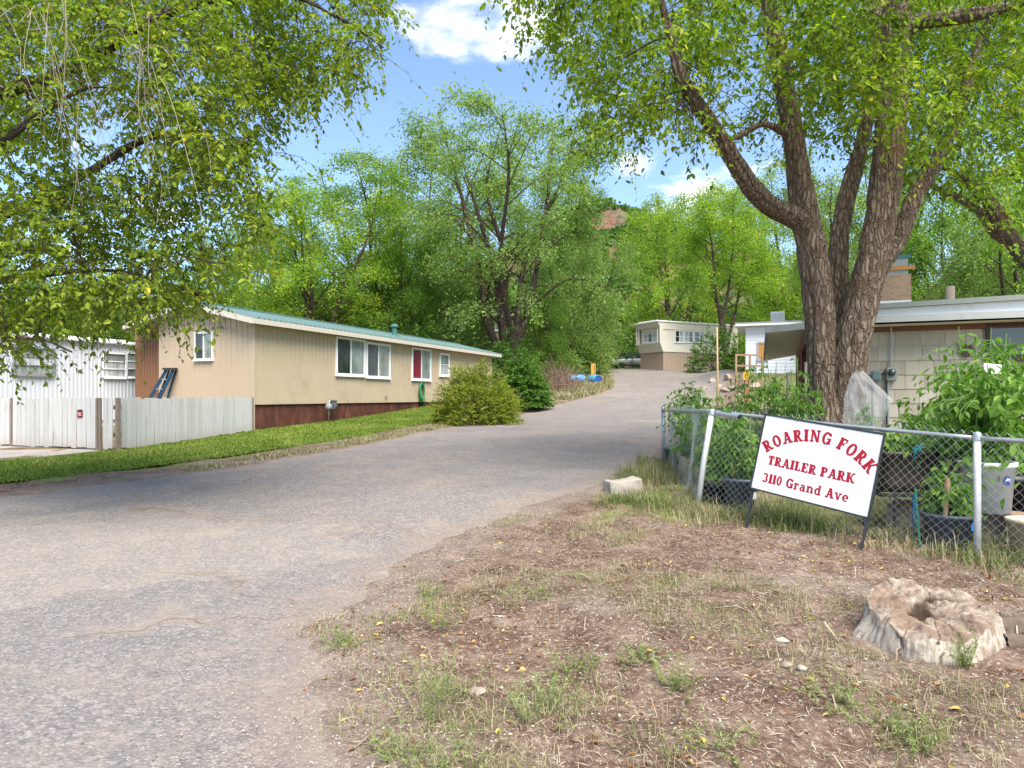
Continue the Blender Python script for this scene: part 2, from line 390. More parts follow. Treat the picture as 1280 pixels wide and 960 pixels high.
col = t.mix(em, agg, t.mix(.55, c, (.29, .245, .21)))
t.bump(t.math('ADD', t.math('MULTIPLY', t.math('SUBTRACT', 1.0, vd), .6), t.math('SUBTRACT', t.math('MULTIPLY', fine, .4), t.math('MULTIPLY', crm, .8))), .65, .012)
M_ROAD = t.fin(col, .9, 0, .2)
tag(add_np('road', np.stack([RX, RY, RZ], -1).reshape(-1, 3), np.stack([i, i+1, i+91, i+90], -1).reshape(-1, 4), M_ROAD, None, {'edge': ED.ravel(), 'across': UU.ravel()}, True), kind='structure')
# the turning area in front of the cream trailer and the bend behind the crest
def sheet(name, lo, hi, n, m, mat, dz, kind='structure', attr=None):
    A, B = catmull(lo, n), catmull(hi, n); u = np.linspace(0, 1, m)[None, :, None]
    P = A[:, None, :]*(1-u)+B[:, None, :]*u; P = P.reshape(-1, 2); k = np.arange(n-1)[:, None]*m+np.arange(m-1)[None, :]
    uu = np.broadcast_to(np.minimum(u, 1-u), (n, m, 1)).ravel()*3
    return tag(add_np(name, np.column_stack([P, g(P[:, 0], P[:, 1])+dz]), np.stack([k, k+1, k+m+1, k+m], -1).reshape(-1, 4), mat, None, {'edge': uu}, True), kind=kind)
sheet('road', [(7.6, 56), (7.2, 63), (4, 72), (-6, 80)], [(14, 52), (11.4, 62), (9, 76), (-4, 88)], 30, 14, M_ROAD, .035)
t = MT('pale_gravel'); n = t.noise(2.2, 6, .7)
vd = t.voro(40, 'F1', 1)
M_GRAVEL = t.fin(t.mix(.5, t.ramp(n, [(.3, (.22, .17, .13)), (.6, (.36, .31, .27))]), t.ramp(t.xyz(vd, 0), [(0, (.16, .13, .12)), (1, (.52, .47, .42))])), .95, 0, .1)
t.bump(n, .5, .03)
sheet('driveway', [(-30, 8.5), (-14, 11.6), (-9.5, 13.7)], [(-30, 17), (-14, 18.5), (-9.0, 14.9)], 20, 12, M_GRAVEL, .012)
# lawn
LAWN_LO = [(-24, -.2), (-14, 5.9), (-8.6, 10.2), (-6.25, 13.1), (-4.5, 17.3), (-3.1, 21.7), (-1.2, 26.0), (.0, 28.8)]
LAWN_HI = [(-28, 2.5), (-17, 8.8), (-10.6, 12.4), (-8.6, 14.7), (-7.5, 19.5), (-6.0, 23.4), (-4.4, 27.4), (-3.6, 29.5)]
t = MT('turf'); n = t.noise(2, 5, .6)
M_TURF = t.fin(t.ramp(n, [(.3, (.055, .10, .015)), (.6, (.10, .17, .02)), (.8, (.17, .18, .05))]), .9, 0, .1)
sheet('lawn', LAWN_LO, LAWN_HI, 60, 20, M_TURF, .014)
# hillside beyond the valley trees
hx = np.linspace(-420, 520, 190); hy = np.linspace(118, 620, 90); HX, HY = np.meshgrid(hx, hy)
ridge = np.interp(HX, [-420, -200, -60, 0, 40, 62, 90, 130, 200, 520], [30, 34, 42, 60, 88, 86, 66, 50, 46, 56])
HZ_ = g(HX, HY)-1.5+sstep(HY, 120, 360)*ridge*(1+.10*fbm(HX*.02, HY*.02, 1, 4))+ sstep(HY, 130, 200)*(5*fbm(HX*.05, HY*.05, 2, 4))
t = MT('red_hillside'); n = t.noise(.05, 6, .7); n2 = t.noise(.25, 5, .7)
hc = t.ramp(n, [(.3, (.13, .085, .06)), (.46, (.24, .115, .085)), (.56, (.15, .13, .08)), (.75, (.10, .12, .06))])
M_HILL = t.fin(t.mix(t.rng(n2, .45, .62, 0, .85), hc, (.055, .075, .038)), 1, 0, 0); t.bump(n2, .8, 2.5)
k = np.arange(89)[:, None]*190+np.arange(189)[None, :]
tag(add_np('hills', np.stack([HX, HY, HZ_], -1).reshape(-1, 3), np.stack([k, k+1, k+191, k+190], -1).reshape(-1, 4), M_HILL, None, None, True), kind='structure')
def hill_z(x, y):
    r = np.interp(x, [-420, -200, -60, 0, 40, 62, 90, 130, 200, 520], [30, 34, 42, 60, 88, 86, 66, 50, 46, 56])
    return g(x, y)-1.5+sstep(y, 120, 360)*r*(1+.10*fbm(x*.02, y*.02, 1, 4))+sstep(y, 130, 200)*(5*fbm(x*.05, y*.05, 2, 4))

# ------------------------------------------------------------------ building materials
M_SIDING = plain('tan_siding', (.47, .37, .245), .75, .08, 1.2, dirt=(.36, .28, .185))
M_GABLE = plain('tan_gable_siding', (.47, .365, .25), .75, .06, 1.2)
M_CREAM = plain('cream_trim', (.52, .47, .385), .6, .06, 3)
M_WHITE = plain('white_paint', (.78, .78, .76), .5, .05, 3, dirt=(.62, .60, .56))
M_TEAL = plain('teal_metal_roof', (.125, .205, .185), .45, .12, 1.6, spec=.45, dirt=(.20, .28, .26))
M_BROWNDOOR = plain('brown_panel', (.235, .115, .06), .7, .18, 5)
t = MT('rusty_skirting'); n = t.noise(1.3, 6, .7, t.co((2.5, 2.5, .8))); t.bump(t.noise(22, 3), .3, .006)
M_RUST = t.fin(t.ramp(n, [(.3, (.040, .015, .010)), (.5, (.080, .028, .017)), (.7, (.15, .06, .03))]), .8, .1, .3)
t = MT('weathered_white_boards'); n = t.noise(3, 6, .7, t.co((3, 3, .5))); n2 = t.noise(.9, 5, .65)
c = t.mix(t.rng(n, .54, .74, 0, .8), (.52, .51, .48), (.27, .245, .21))
c = t.mix(t.rng(t.attr('lowz'), .30, .0, 0, .55), c, (.40, .34, .28))
bn = t.attr('rnd'); c = t.mix(t.rng(bn, .3, 1, 0, .5), c, (.40, .385, .35))
t.bump(n, .4, .006); M_BOARD = t.fin(c, .85, 0, .2)
M_GREYWOOD = plain('grey_wood', (.20, .16, .125), .9, .3, 6)
M_ALU = plain('white_ribbed_aluminium', (.55, .565, .58), .45, .04, 1.5, metal=.0, spec=.5, dirt=(.66, .67, .68))
M_DARKMETAL = plain('dark_metal', (.05, .05, .052), .45, .2, 8, metal=.4)
M_GREYMETAL = plain('grey_metal', (.33, .34, .34), .45, .12, 8, metal=.5)
def glass(name, col, rough=.04):
    t = MT(name); n = t.noise(.7, 2); t.bump(n, .25, .05)
    k = t.math('ADD', t.math('MULTIPLY', t.noise(1.6, 4, .65), .5), t.math('MULTIPLY', t.noise(1.0, 3, .6, t.co((14, 14, .5))), .5))
    return t.fin(t.ramp(k, [(.3, tuple(.35*x for x in col)), (.5, col), (.66, tuple(min(1, 1.7*x) for x in col))]), rough, 0, .75)
M_PANE = glass('dark_window_glass', (.03, .038, .035)); M_CURT = glass('curtained_glass', (.20, .23, .20)); M_REDCURT = glass('red_curtained_glass', (.17, .015, .025)); M_PALEPANE = glass('pale_curtained_glass', (.42, .44, .44), .1)

def slab_wall(nb, O, u, nrm, prof, zb, zt):
    """vertical ribs: prof = [(s, offset)], zb / zt functions of s (world z)"""
    O, u, nrm = Vector(O), Vector(u), Vector(nrm)
    A = []; B = []
    for s, d in prof:
        p = O+u*s+nrm*d; A.append((p.x, p.y, zb(s))); B.append((p.x, p.y, zt(s)))
    nb.strip(A, B)
def groove(Ln, sp, w=.017, d=.016):
    P = [(0, 0)]; s = sp
    while s < Ln-.03: P += [(s-w, 0), (s-w*.7, -d), (s+w*.7, -d), (s+w, 0)]; s += sp
    return P+[(Ln, 0)]
def corrug(Ln, sp, a, k=6):
    s = np.arange(0, Ln, sp/k); return [(x, a*math.cos(x/sp*2*math.pi)) for x in s]+[(Ln, a)]
def square_rib(Ln, sp, w, d):
    P = [(0, 0)]; s = sp
    while s < Ln-w: P += [(s-w/2-.01, 0), (s-w/2, d), (s+w/2, d), (s+w/2+.01, 0)]; s += sp
    return P+[(Ln, 0)]
def window(root, c0, u, nrm, w, h, panes, frame=M_WHITE, fw=.06, proud=.05, horiz=False, name='window', bars=(0, 0)):
    """c0 = lower left corner on the wall; panes = materials, side by side (or stacked); returns the frame"""
    c0, u, nrm = Vector(c0), Vector(u).normalized(), Vector(nrm).normalized(); zz = Vector((0, 0, 1)); nb = NB()
    R = Matrix((u, nrm, zz)).transposed()
    def bx(s0, s1, z0, z1, d0, d1, b): b.box(c0+u*(s0+s1)/2+zz*(z0+z1)/2+nrm*(d0+d1)/2, (s1-s0, d1-d0, z1-z0), R)
    bx(0, fw, 0, h, 0, proud, nb); bx(w-fw, w, 0, h, 0, proud, nb); bx(fw, w-fw, 0, fw, 0, proud*.98, nb); bx(fw, w-fw, h-fw, h, 0, proud*.98, nb)
    bx(-.02, w+.02, -.035, -.002, 0, proud+.03, nb)
    k = len(panes); cells = []
    for i in range(k):
        if horiz: cells.append((fw, w-fw, fw+(h-2*fw)*i/k, fw+(h-2*fw)*(i+1)/k))
        else: cells.append((fw+(w-2*fw)*i/k, fw+(w-2*fw)*(i+1)/k, fw, h-fw))
    for i in range(1, k):
        a = cells[i]
        if horiz: bx(fw, w-fw, a[2]-.015, a[2]+.015, .004, proud*.8, nb)
        else: bx(a[0]-.022, a[0]+.022, fw, h-fw, .004, proud*.8, nb)
    for i in range(1, bars[0]+1): s = fw+(w-2*fw)*i/(bars[0]+1); bx(s-.012, s+.012, fw+.001, h-fw-.001, .006, proud*.6, nb)
    for i in range(1, bars[1]+1): s = fw+(h-2*fw)*i/(bars[1]+1); bx(fw+.001, w-fw-.001, s-.012, s+.012, .007, proud*.55, nb)
    fr = nb.build(name, frame, root)
    for i, (a, b, c, d) in enumerate(cells):
        p = NB(); bx(a+.001, b-.001, c+.001, d-.001, .002, .012+.004*(i % 2), p); p.build('pane', panes[i], fr)
    return fr

# ------------------------------------------------------------------ tan mobile home on the left
DU = Vector((.3666, .9304, 0)); DN = Vector((-.9304, .3666, 0)); UP = Vector((0, 0, 1))
O1 = Vector((-7.46, 19.7, 0))
def uOn(px, O, d):
    q = (px-640)/F; return (q*O.y-O.x)/(d.x-d.y*q)
def onwall(px, py, O, d):
    s = uOn(px, O, d); p = O+d*s; return s, CAMZ-(py-HZ)/F*p.y
def tan_home():
    root = thing('mobile_home', 'tan wood sided mobile home with a teal metal roof and rusty skirting', 'mobile home', (O1.x, O1.y, gz(O1.x, O1.y)))
    L_, Wd, zf, zw, za = 17.5, 4.36, 1.35, 3.76, 4.27
    zroof = lambda v: zw+(za-zw)*(1-abs(v-Wd/2)/(Wd/2))
    nb = NB(); slab_wall(nb, O1, DU, -DN, groove(L_, .203), lambda s: zf, lambda s: zw-.02)
    wl = nb.build('long_wall', M_SIDING, root)
    nb = NB(); slab_wall(nb, O1+DU*L_, DN, DU, groove(Wd, .203), lambda s: zf, lambda s: zroof(s)-.03)
    slab_wall(nb, O1+DN*Wd+DU*.36, DU, DN, groove(L_-.36, .4), lambda s: zf, lambda s: zw-.02); nb.build('rear_wall', M_SIDING, root)
    nb = NB(); wv = 3.62
    slab_wall(nb, O1, DN, -DU, groove(wv, .203), lambda s: .5, lambda s: min(3.60, zroof(s)-.03))
    slab_wall(nb, O1+DU*.012, DN, -DU, [(0, 0), (wv, 0)], lambda s: 1.2, lambda s: zroof(s)-.03)
    slab_wall(nb, O1-DU*.02, DN, -DU, [(s_, d_) for s_, d_ in groove(wv, .203)], lambda s: 3.585, lambda s: max(3.586, zroof(s)-.03))
    slab_wall(nb, O1+DN*wv, DU, DN, [(0, 0), (.5, 0)], lambda s: .5, lambda s: zroof(wv)-.03)
    nb.build('gable_wall', M_GABLE, root)
    nb = NB(); slab_wall(nb, O1+DN*wv+DU*.35, DN, -DU, groove(Wd-wv+.75, .12), lambda s: .45, lambda s: zw+.18); nb.build('entry_panel', M_BROWNDOOR, root)
    for v in (0, wv): nb = NB(); nb.box(O1+DN*v-DU*.005+UP*((.5+zw)/2), (.09, .03, zw-.5-.04), Matrix((DN, -DU, UP)).transposed()); nb.build('corner_trim', M_GABLE, root)
    nb = NB()
    slab_wall(nb, O1+DN*.06, DU, -DN, corrug(L_, .10, .022), lambda s: gz(*(O1+DU*s).xy)-.15, lambda s: zf+.01)
    slab_wall(nb, O1+DN*.06+DU*.05, DN, -DU, corrug(Wd, .076, .012), lambda s: gz(O1.x, O1.y)-.15, lambda s: zf-.9); nb.build('skirting', M_RUST, root)
    # roof: two ribbed sheets
    ov, of = .36, .42; sl = (za-zw)/(Wd/2)
    rf = NB()
    for sgn in (0, 1):
        A, B = [], []
        for s, d in square_rib(L_+2*of, .23, .035, .034):
            s -= of
            v0 = -ov if sgn == 0 else Wd+ov
            e = O1+DU*s+DN*v0; r = O1+DU*s+DN*(Wd/2)
            A.append((e.x, e.y, zw-sl*ov+.13+d)); B.append((r.x, r.y, za+.13+d))
        rf.strip(A, B)
    roof = rf.build('roof', M_TEAL, root)
    nb = NB(); c0 = O1+DU*(-of)+DN*(Wd/2)+UP*(za+.155); nb.bar(c0, c0+DU*(L_+2*of), .3, .03); nb.build('ridge_cap', M_TEAL, roof)
    nb = NB()
    for v0 in (-ov, Wd+ov):
        a = O1-DU*of+DN*v0+UP*(zw-sl*ov+.045); nb.bar(a, a+DU*(L_+2*of), .03, .15)
    for s in (-of+.015, L_+of-.015):
        for v0 in (-ov, Wd+ov):
            a = O1+DU*s+DN*v0+UP*(zw-sl*ov+.040); b = O1+DU*s+DN*(Wd/2)+UP*(za+.040); nb.bar(a, b, .03, .16)
    nb.build('fascia', M_CREAM, root)
    nb = NB()
    for v0 in (-ov+.02, Wd+ov-.02):
        a = O1-DU*of+DN*v0; b = O1-DU*of+DN*(Wd/2)
        za_, zb_ = zw-sl*ov-.02, za-.02
        p = [(a.x, a.y, za_), (b.x, b.y, zb_), tuple(b+DU*(L_+2*of)+UP*zb_), tuple(a+DU*(L_+2*of)+UP*za_)]; nb.quad(*p)
    nb.build('soffit', M_CREAM, root)
    # windows on the long wall
    for (x0, x1, yt, yb, yt2, yb2, ps) in ((419, 455.5, 420, 469, 0, 0, (M_PANE, M_CURT)), (457, 487, 427, 472, 0, 0, (M_PANE, M_CURT)), (514, 538, 434, 475, 0, 0, (M_REDCURT, M_CURT)), (549, 561, 441, 470, 0, 0, (M_PALEPANE, M_CURT))):
        s0, s1 = uOn(x0, O1, DU), uOn(x1, O1, DU); zt = onwall(x0, yt, O1, DU)[1]; zb = onwall(x0, yb, O1, DU)[1]
        p = O1+DU*s0-DN*.001; window(root, (p.x, p.y, zb), DU, -DN, s1-s0, zt-zb, ps, fw=.08, horiz=(x0 == 549))
    s1 = uOn(244, O1, DN); s0 = uOn(267, O1, DN); zt = onwall(256, 415, O1, DN)[1]; zb = onwall(256, 450, O1, DN)[1]
    p = O1+DN*s1-DU*.001; window(root, (p.x, p.y, zb), -DN, -DU, s1-s0, zt-zb, (M_PANE, M_CURT), fw=.045)
    # roof vent pipe
    s = 9.2; p = O1+DU*s+DN*.9; zr = zroof(.9)+.12; nb = NB()
    nb.tube([p+UP*zr, p+UP*(zr+.42)], .10, 16); nb.tube([p+UP*(zr+.40), p+UP*(zr+.45), p+UP*(zr+.52)], [.17, .17, .10], 16); nb.tube([p+UP*(zr+.02), p+UP*(zr+.07)], [.2, .11], 16)
    nb.build('vent_pipe', plain('green_vent', (.05, .15, .12), .5), root)
    for px, py in ((482, 496), (563, 436)):
        nb = NB(); s, z = onwall(px, py, O1, DU); nb.box(O1+DU*s-DN*.03+UP*z, (.07, .05, .1), Matrix((DU, DN, UP)).transposed()); nb.build('outlet_box', M_GREYMETAL, root)
    return root
tan_home()
# gas meter by the skirting
def gas_meter():
    s = uOn(408, O1, DU); p = O1+DU*s-DN*.22; z0 = gz(p.x, p.y)
    r = thing('gas_meter', 'grey gas meter with regulator and pipes against rusty skirting of the tan home', 'gas meter', (p.x, p.y, z0), math.atan2(DU.y, DU.x))
    w = lambda a, b, c: p+DU*a-DN*b+UP*(z0+c)
    nb = NB(); nb.tube([w(-.16, 0, -.05), w(-.16, 0, .62), w(-.12, 0, .74), w(0, 0, .78)], .022, 10); nb.tube([w(.16, 0, .70), w(.24, 0, .72), w(.27, -.12, .7), w(.27, -.16, .5)], .022, 10); nb.build('pipe', M_GREYMETAL, r, True)
    nb = NB(); nb.lathe(w(.06, 0, .55), [(0, -.11), (.12, -.11), (.14, -.08), (.14, .08), (.12, .11), (0, .11)], 24, Matrix.Rotation(math.pi/2, 3, 'X') @ Matrix.Identity(3)); nb.box(w(.06, 0, .70), (.22, .16, .12), Matrix((DU, DN, UP)).transposed())
    bevel(nb.build('meter_body', plain('meter_grey', (.07, .075, .08), .5), r), .012)
    nb = NB(); nb.box(w(.06, .085, .58), (.11, .03, .09), Matrix((DU, DN, UP)).transposed()); nb.build('dial', M_PANE, r)
    nb = NB(); nb.lathe(w(-.2, .02, .55), [(0, -.05), (.11, -.04), (.12, 0), (.11, .03), (.05, .06), (0, .06)], 24, Matrix.Rotation(math.radians(75), 3, 'X')); nb.build('regulator', plain('regulator_grey', (.19, .20, .20), .5), r, True)
gas_meter()
def hose():
    s, z = onwall(525, 490, O1, DU); r = thing('garden_hose', 'coiled green garden hose hanging on the tan home wall', 'hose', tuple(O1+DU*s-DN*.1+UP*z))
    nb = NB(); R = rs(4)
    th = np.linspace(0, 2*np.pi*8, 260); rr = .26+.05*np.sin(th*.37)+.02*np.sin(th*1.7)
    P = [O1+DU*(s+rr[i]*.72*math.cos(th[i]))-DN*(.06+.012*(i/32 % 6))+UP*(z+rr[i]*1.35*math.sin(th[i])) for i in range(260)]
    P += [P[-1]+DU*.1-UP*.4, P[-1]+DU*.22-UP*.85-DN*.1, P[-1]+DU*.5-UP*.95-DN*.35]
    nb.tube(P, .016, 6); nb.build('coil', plain('green_hose', (.02, .20, .06), .4), r, True)
    nb = NB(); nb.box(O1+DU*s-DN*.06+UP*(z+.27), (.2, .1, .1), Matrix((DU, DN, UP)).transposed()); nb.build('hanger', M_DARKMETAL, r)
hose()
def step_ladder():
    Y = 20.35; a = W(200, 500, Y); r = thing('step_ladder', 'blue fibreglass step ladder standing closed beside tan gable wall', 'ladder', (a.x, a.y, gz(a.x, a.y)))
    M_BL = plain('blue_fibreglass', (.005, .035, .075), .45); zb = gz(a.x, a.y); zt = CAMZ-(462-HZ)/F*Y
    tx = W(207, 462, Y).x; rt = []
    for k, (x0, x1, dy) in enumerate(((-.42, -.17, 0), (.22, .17, 0))):
        nb = NB(); A = (tx-1.0+.36*k, Y, zb); B = (tx+x1*.6, Y+.25, zt); nb.bar(A, B, .05, .09); nb.build('side_rail', M_BL, r); rt.append((Vector(A), Vector(B)))
    for k in range(2):
        nb = NB(); nb.bar(rt[k][0]+Vector((.22, .35, 0)), rt[k][1]+Vector((.03, .12, 0)), .03, .05); nb.build('rear_rail', M_BL, r)
    for f in (.2, .36, .52, .68, .84):
        nb = NB(); nb.bar(rt[0][0].lerp(rt[0][1], f)+Vector((.03, .01, 0)), rt[1][0].lerp(rt[1][1], f)-Vector((.03, -.01, 0)), .09, .03); nb.build('step', M_GREYMETAL, r)
    nb = NB(); nb.box((tx, Y+.27, zt+.03), (.36, .22, .06)); nb.build('top_cap', plain('black_plastic', (.02, .025, .03), .5), r)
step_ladder()

# ------------------------------------------------------------------ white ribbed trailer at the left edge
def white_trailer():
    E = Vector((-12.32, 22.5, 0)); d = -DU; nrm = -DN      # runs back towards the camera side
    r = thing('white_trailer', 'white ribbed metal trailer with louvred windows behind the board fence', 'trailer', (E.x, E.y, gz(E.x, E.y)))
    zb, zt, Ln, wd_ = .85, 3.24, 12.5, 3.0
    nb = NB(); slab_wall(nb, E, d, nrm, square_rib(Ln, .125, .05, .016), lambda s: zb, lambda s: zt); nb.build('long_wall', M_ALU, r)
    nb = NB(); slab_wall(nb, E, DN, DU, square_rib(wd_, .125, .05, .016), lambda s: zb, lambda s: zt); slab_wall(nb, E+d*Ln, DN, -DU, square_rib(wd_, .125, .05, .016), lambda s: zb, lambda s: zt)
    slab_wall(nb, E+DN*wd_, d, DN, [(0, 0), (Ln, 0)], lambda s: zb, lambda s: zt); nb.build('end_wall', M_ALU, r)
    nb = NB(); c = E+d*(Ln/2)+DN*(wd_/2)
    R = Matrix((DU, DN, UP)).transposed()
    nb.box(c+UP*(zt+.05), (Ln+.3, wd_+.3, .1), R); nb.box(c+UP*(zt+.14), (Ln-.2, wd_-.6, .1), R); bevel(nb.build('roof', M_WHITE, r), .03)
    nb = NB(); nb.box(c+UP*((zb+gz(E.x, E.y))/2-.1), (Ln-.1, wd_-.1, zb-gz(E.x, E.y)+.2), R); nb.build('skirting', M_ALU, r)
    for (x0, x1, yt, yb, ps, hz) in ((17, 66, 432, 468.5, (M_CURT, M_PALEPANE, M_CURT), True), (128, 156.5, 440, 472, (M_PALEPANE, M_PALEPANE, M_CURT), True), (157.5, 171, 440, 472, (M_CURT, M_PALEPANE, M_CURT), True)):
        s0, s1 = uOn(x0, E, d), uOn(x1, E, d); zt_ = onwall(x0, yt, E, d)[1]; zb_ = onwall(x0, yb, E, d)[1]
        p = E+d*s0+nrm*.016; window(r, (p.x, p.y, zb_), d, nrm, s1-s0, zt_-zb_, ps, frame=M_GREYMETAL if x0 < 100 else M_WHITE, fw=.045, horiz=hz)
white_trailer()

# ------------------------------------------------------------------ white board fence
def board_fence():
    A = Vector((-8.54, 14.8, 0)); B = Vector((-7.44, 19.55, 0)); C = A+Vector((-.955, .30, 0))*9
    r = thing('board_fence', 'weathered white wooden board fence turning a corner in front of the trailer', 'fence', (A.x, A.y, gz(A.x, A.y)))
    R = rs(8)
    def boards(p, q, s0, s1, name, tops=1.62):
        nb = NB(); d = (q-p).normalized(); Ln = (q-p).length; s = s0; nrm = d.cross(UP)
        while s < min(s1, Ln)-.02:
            w = .138; c = p+d*(s+w/2)+nrm*R.normal(0, .004); zb = gz(c.x, c.y)+.02+R.uniform(0, .05); zt = 1.555+R.normal(0, .014)
            M = Matrix((d, -nrm, UP)).transposed() @ Matrix.Rotation(R.normal(0, .010), 3, 'Y')
            n0 = nb.n; nb.box(c+UP*((zb+zt)/2), (w-.013, .02, zt-zb), M)
            V = nb.V[-1]; nb.A.setdefault('rnd', []).append(np.full(8, R.uniform())); nb.A.setdefault('lowz', []).append(V[:, 2]-zb)
            s += w
        nb.build(name, M_BOARD, r)
        bk = -nrm if nrm.y < 0 or (p-q).length < 6 else nrm
        bk = Vector((-.93, .366, 0)) if (q-B).length < .01 else Vector((.30, .955, 0))
        for zz in (.75, 1.35): nb = NB(); nb.bar(p+d*s0+bk*.035+UP*zz, p+d*min(s1, Ln)+bk*.035+UP*zz, .04, .09); nb.build('rail', M_GREYWOOD, r)
    boards(A, B, 0.10, 9, 'panel'); boards(A, C, .14, .42, 'panel'); boards(A, C, .62, 3.1, 'gate_panel'); boards(A, C, 3.2, 9, 'panel')
    d2 = (C-A).normalized()
    for p, w in ((A, .075), (A+d2*.50, .05), (A+d2*.58, .04), (A+d2*3.14, .045), (B, .05)):
        nb = NB(); z0 = gz(p.x, p.y); nb.box((p.x, p.y, (z0+1.56)/2-.1), (w, w, 1.56-z0+.2), Matrix((DU, DN, UP)).transposed()); nb.build('post', M_GREYWOOD, r)
    s = thing('warning_sign', 'small black and red warning sign on the white gate boards', 'sign', tuple(A+d2*1.05+UP*1.25))
    nrm = d2.cross(UP); c = W(101, 517, 15.15); c = A+d2*uOn(101, A, d2); c = c+UP*(CAMZ-(517-HZ)/F*c.y); nn = Vector((-d2.y, d2.x, 0)); nn = nn if nn.y < 0 else -nn
    Rm = Matrix((d2, nn, UP)).transposed()
    nb = NB(); nb.box(c+nn*.022, (.15, .006, .17), Rm); nb.build('plate', plain('black_enamel', (.015, .015, .015), .4), s)
    nb = NB(); nb.box(c+nn*.027-UP*.012, (.13, .004, .10), Rm); nb.build('red_field', plain('red_enamel', (.45, .02, .02), .4), s)
    nb = NB()
    for i, (a, b) in enumerate(((-.045, .045), (-.03, .05), (-.05, .03))): nb.box(c+nn*.030+d2*(a+b)/2+UP*(.015-.025*i), (b-a, .003, .009), Rm)
    nb.build('lettering', plain('white_enamel', (.7, .7, .7), .4), s)
board_fence()

# ------------------------------------------------------------------ shingled house on the right
def shingle_house():
    O = Vector((5.80, 13.3, 0)); u = -DN; nrm = -DU       # u runs right along the front wall, nrm faces the camera
    zb = gz(O.x, O.y); Ln, dp = 11.0, 8.2; ze = 2.88
    r = thing('shingle_house', 'low house of large beige shingles with a grey flat roof', 'house', (O.x, O.y, zb))
    t = MT('beige_shingle'); rn = t.attr('rnd'); n = t.noise(1.4, 5, .65, t.co((4, 4, 1)))
    c = t.ramp(t.math('ADD', t.math('MULTIPLY', rn, .45), t.math('MULTIPLY', n, .6)), [(.2, (.34, .29, .22)), (.5, (.44, .385, .30)), (.8, (.50, .45, .36))])
    t.bump(t.noise(2, 5, .7, t.co((22, 22, 1.5))), .45, .006); M_SH = t.fin(c, .85, 0, .15)
    R = rs(21); nb = NB(); row = .265; z = zb-.2; k = 0
    while z < ze-.02:
        s = -.01+(k % 2)*.0; z1 = min(z+row, ze)
        while s < Ln:
            w = R.choice([.27, .32, .40, .46]); e = min(s+w-.006, Ln); dz = R.uniform(-.006, .004)
            a = O+u*s; b = O+u*e; f0 = nrm*.022; f1 = nrm*.006; zz0, zz1 = z+dz, z1+.012
            V = [tuple(a+f0+UP*zz0), tuple(b+f0+UP*zz0), tuple(b+f1+UP*zz1), tuple(a+f1+UP*zz1), tuple(a-nrm*.01+UP*zz0), tuple(b-nrm*.01+UP*zz0)]
            nb.add(V, [[0, 1, 2, 3], [4, 5, 1, 0]], rnd=np.full(6, R.uniform())); s += w
        z = z1; k += 1
    nb.build('front_wall', M_SH, r)
    nb = NB(); slab_wall(nb, O, DU, DN, groove(dp, .3), lambda s: zb-.2, lambda s: ze); slab_wall(nb, O+u*Ln, DU, -DN, [(0, 0), (dp, 0)], lambda s: zb-.2, lambda s: ze); slab_wall(nb, O+DU*dp, u, DU, [(0, 0), (Ln, 0)], lambda s: zb-.2, lambda s: ze)
    slab_wall(nb, O+DU*.03, u, nrm, [(0, 0), (Ln, 0)], lambda s: zb-.2, lambda s: ze)
    nb.build('side_wall', M_SH, r)
    M_BEAM = plain('red_brown_trim', (.14, .052, .03), .6)
    nb = NB(); nb.bar(O+nrm*.045+UP*(ze-.03)-u*.1, O+nrm*.045+UP*(ze-.03)+u*Ln, .05, .09); nb.build('eave_trim', M_BEAM, r)
    nb = NB(); nb.bar(O-u*.05-DU*.5+UP*(ze-.16), O-u*.05+DU*dp+UP*(ze-.16), .1, .24)
    for s in (2.0, 4.3, 6.6): nb.bar(O-u*.06+DU*s+UP*zb, O-u*.06+DU*s+UP*(ze-.25), .1, .1)
    nb.build('porch_beam', M_BEAM, r)
    # lower roof: nearly flat slab with overhang, metal drip edge, pale soffit
    ovl, ovf = .78, .55
    M_ROOFG = plain('grey_green_roofing', (.23, .25, .22), .85, .15, 3, dirt=(.13, .16, .11)); M_EDGE = plain('weathered_grey_fascia', (.40, .40, .37), .55, .15, 2, metal=.2, dirt=(.24, .27, .21))
    c = lambda s, d, z: tuple(O+u*s+nrm*d+UP*z)
    nb = NB(); sl = lambda s: .012*s
    nb.add([c(-ovl, ovf, ze+.05), c(.9, ovf, ze+.17), c(Ln+.4, ovf, ze+.19), c(Ln+.4, -dp-.3, ze+.24), c(.9, -dp-.3, ze+.17), c(-ovl-.25, -dp-.3, ze-.06)], [[0, 1, 4, 5], [1, 2, 3, 4]]); rf = nb.build('roof', M_ROOFG, r)
    nb = NB(); nb.bar(c(-ovl, ovf, ze-.01), c(.9, ovf, ze+.11), .03, .12); nb.bar(c(.9, ovf, ze+.11), c(Ln+.4, ovf, ze+.13), .03, .12); nb.bar(c(-ovl, ovf+.01, ze-.01), c(-ovl-.25, -dp-.3, ze-.12), .03, .12); nb.build('fascia', M_EDGE, rf)
    nb = NB(); nb.quad(c(-ovl, ovf, ze-.06), c(.0, ovf, ze+.0), c(0, -dp-.3, ze+.0), c(-ovl-.25, -dp-.3, ze-.17)); nb.quad(c(0, 0, ze+.01), c(Ln+.4, 0, ze+.06), c(Ln+.4, ovf, ze+.06), c(0, ovf, ze+.01)); nb.build('soffit', plain('pale_soffit', (.74, .69, .60), .7), rf)
    # raised rear roof with white end board
    b0, b1 = .9, 7.0; zz = lambda s: ze+.34+.022*(s-b0)
    nb = NB(); P = [c(b0, .1, ze+.16), c(Ln+.3, .1, ze+.18), c(Ln+.3, .1, zz(Ln+.3)), c(b0, .1, zz(b0))]
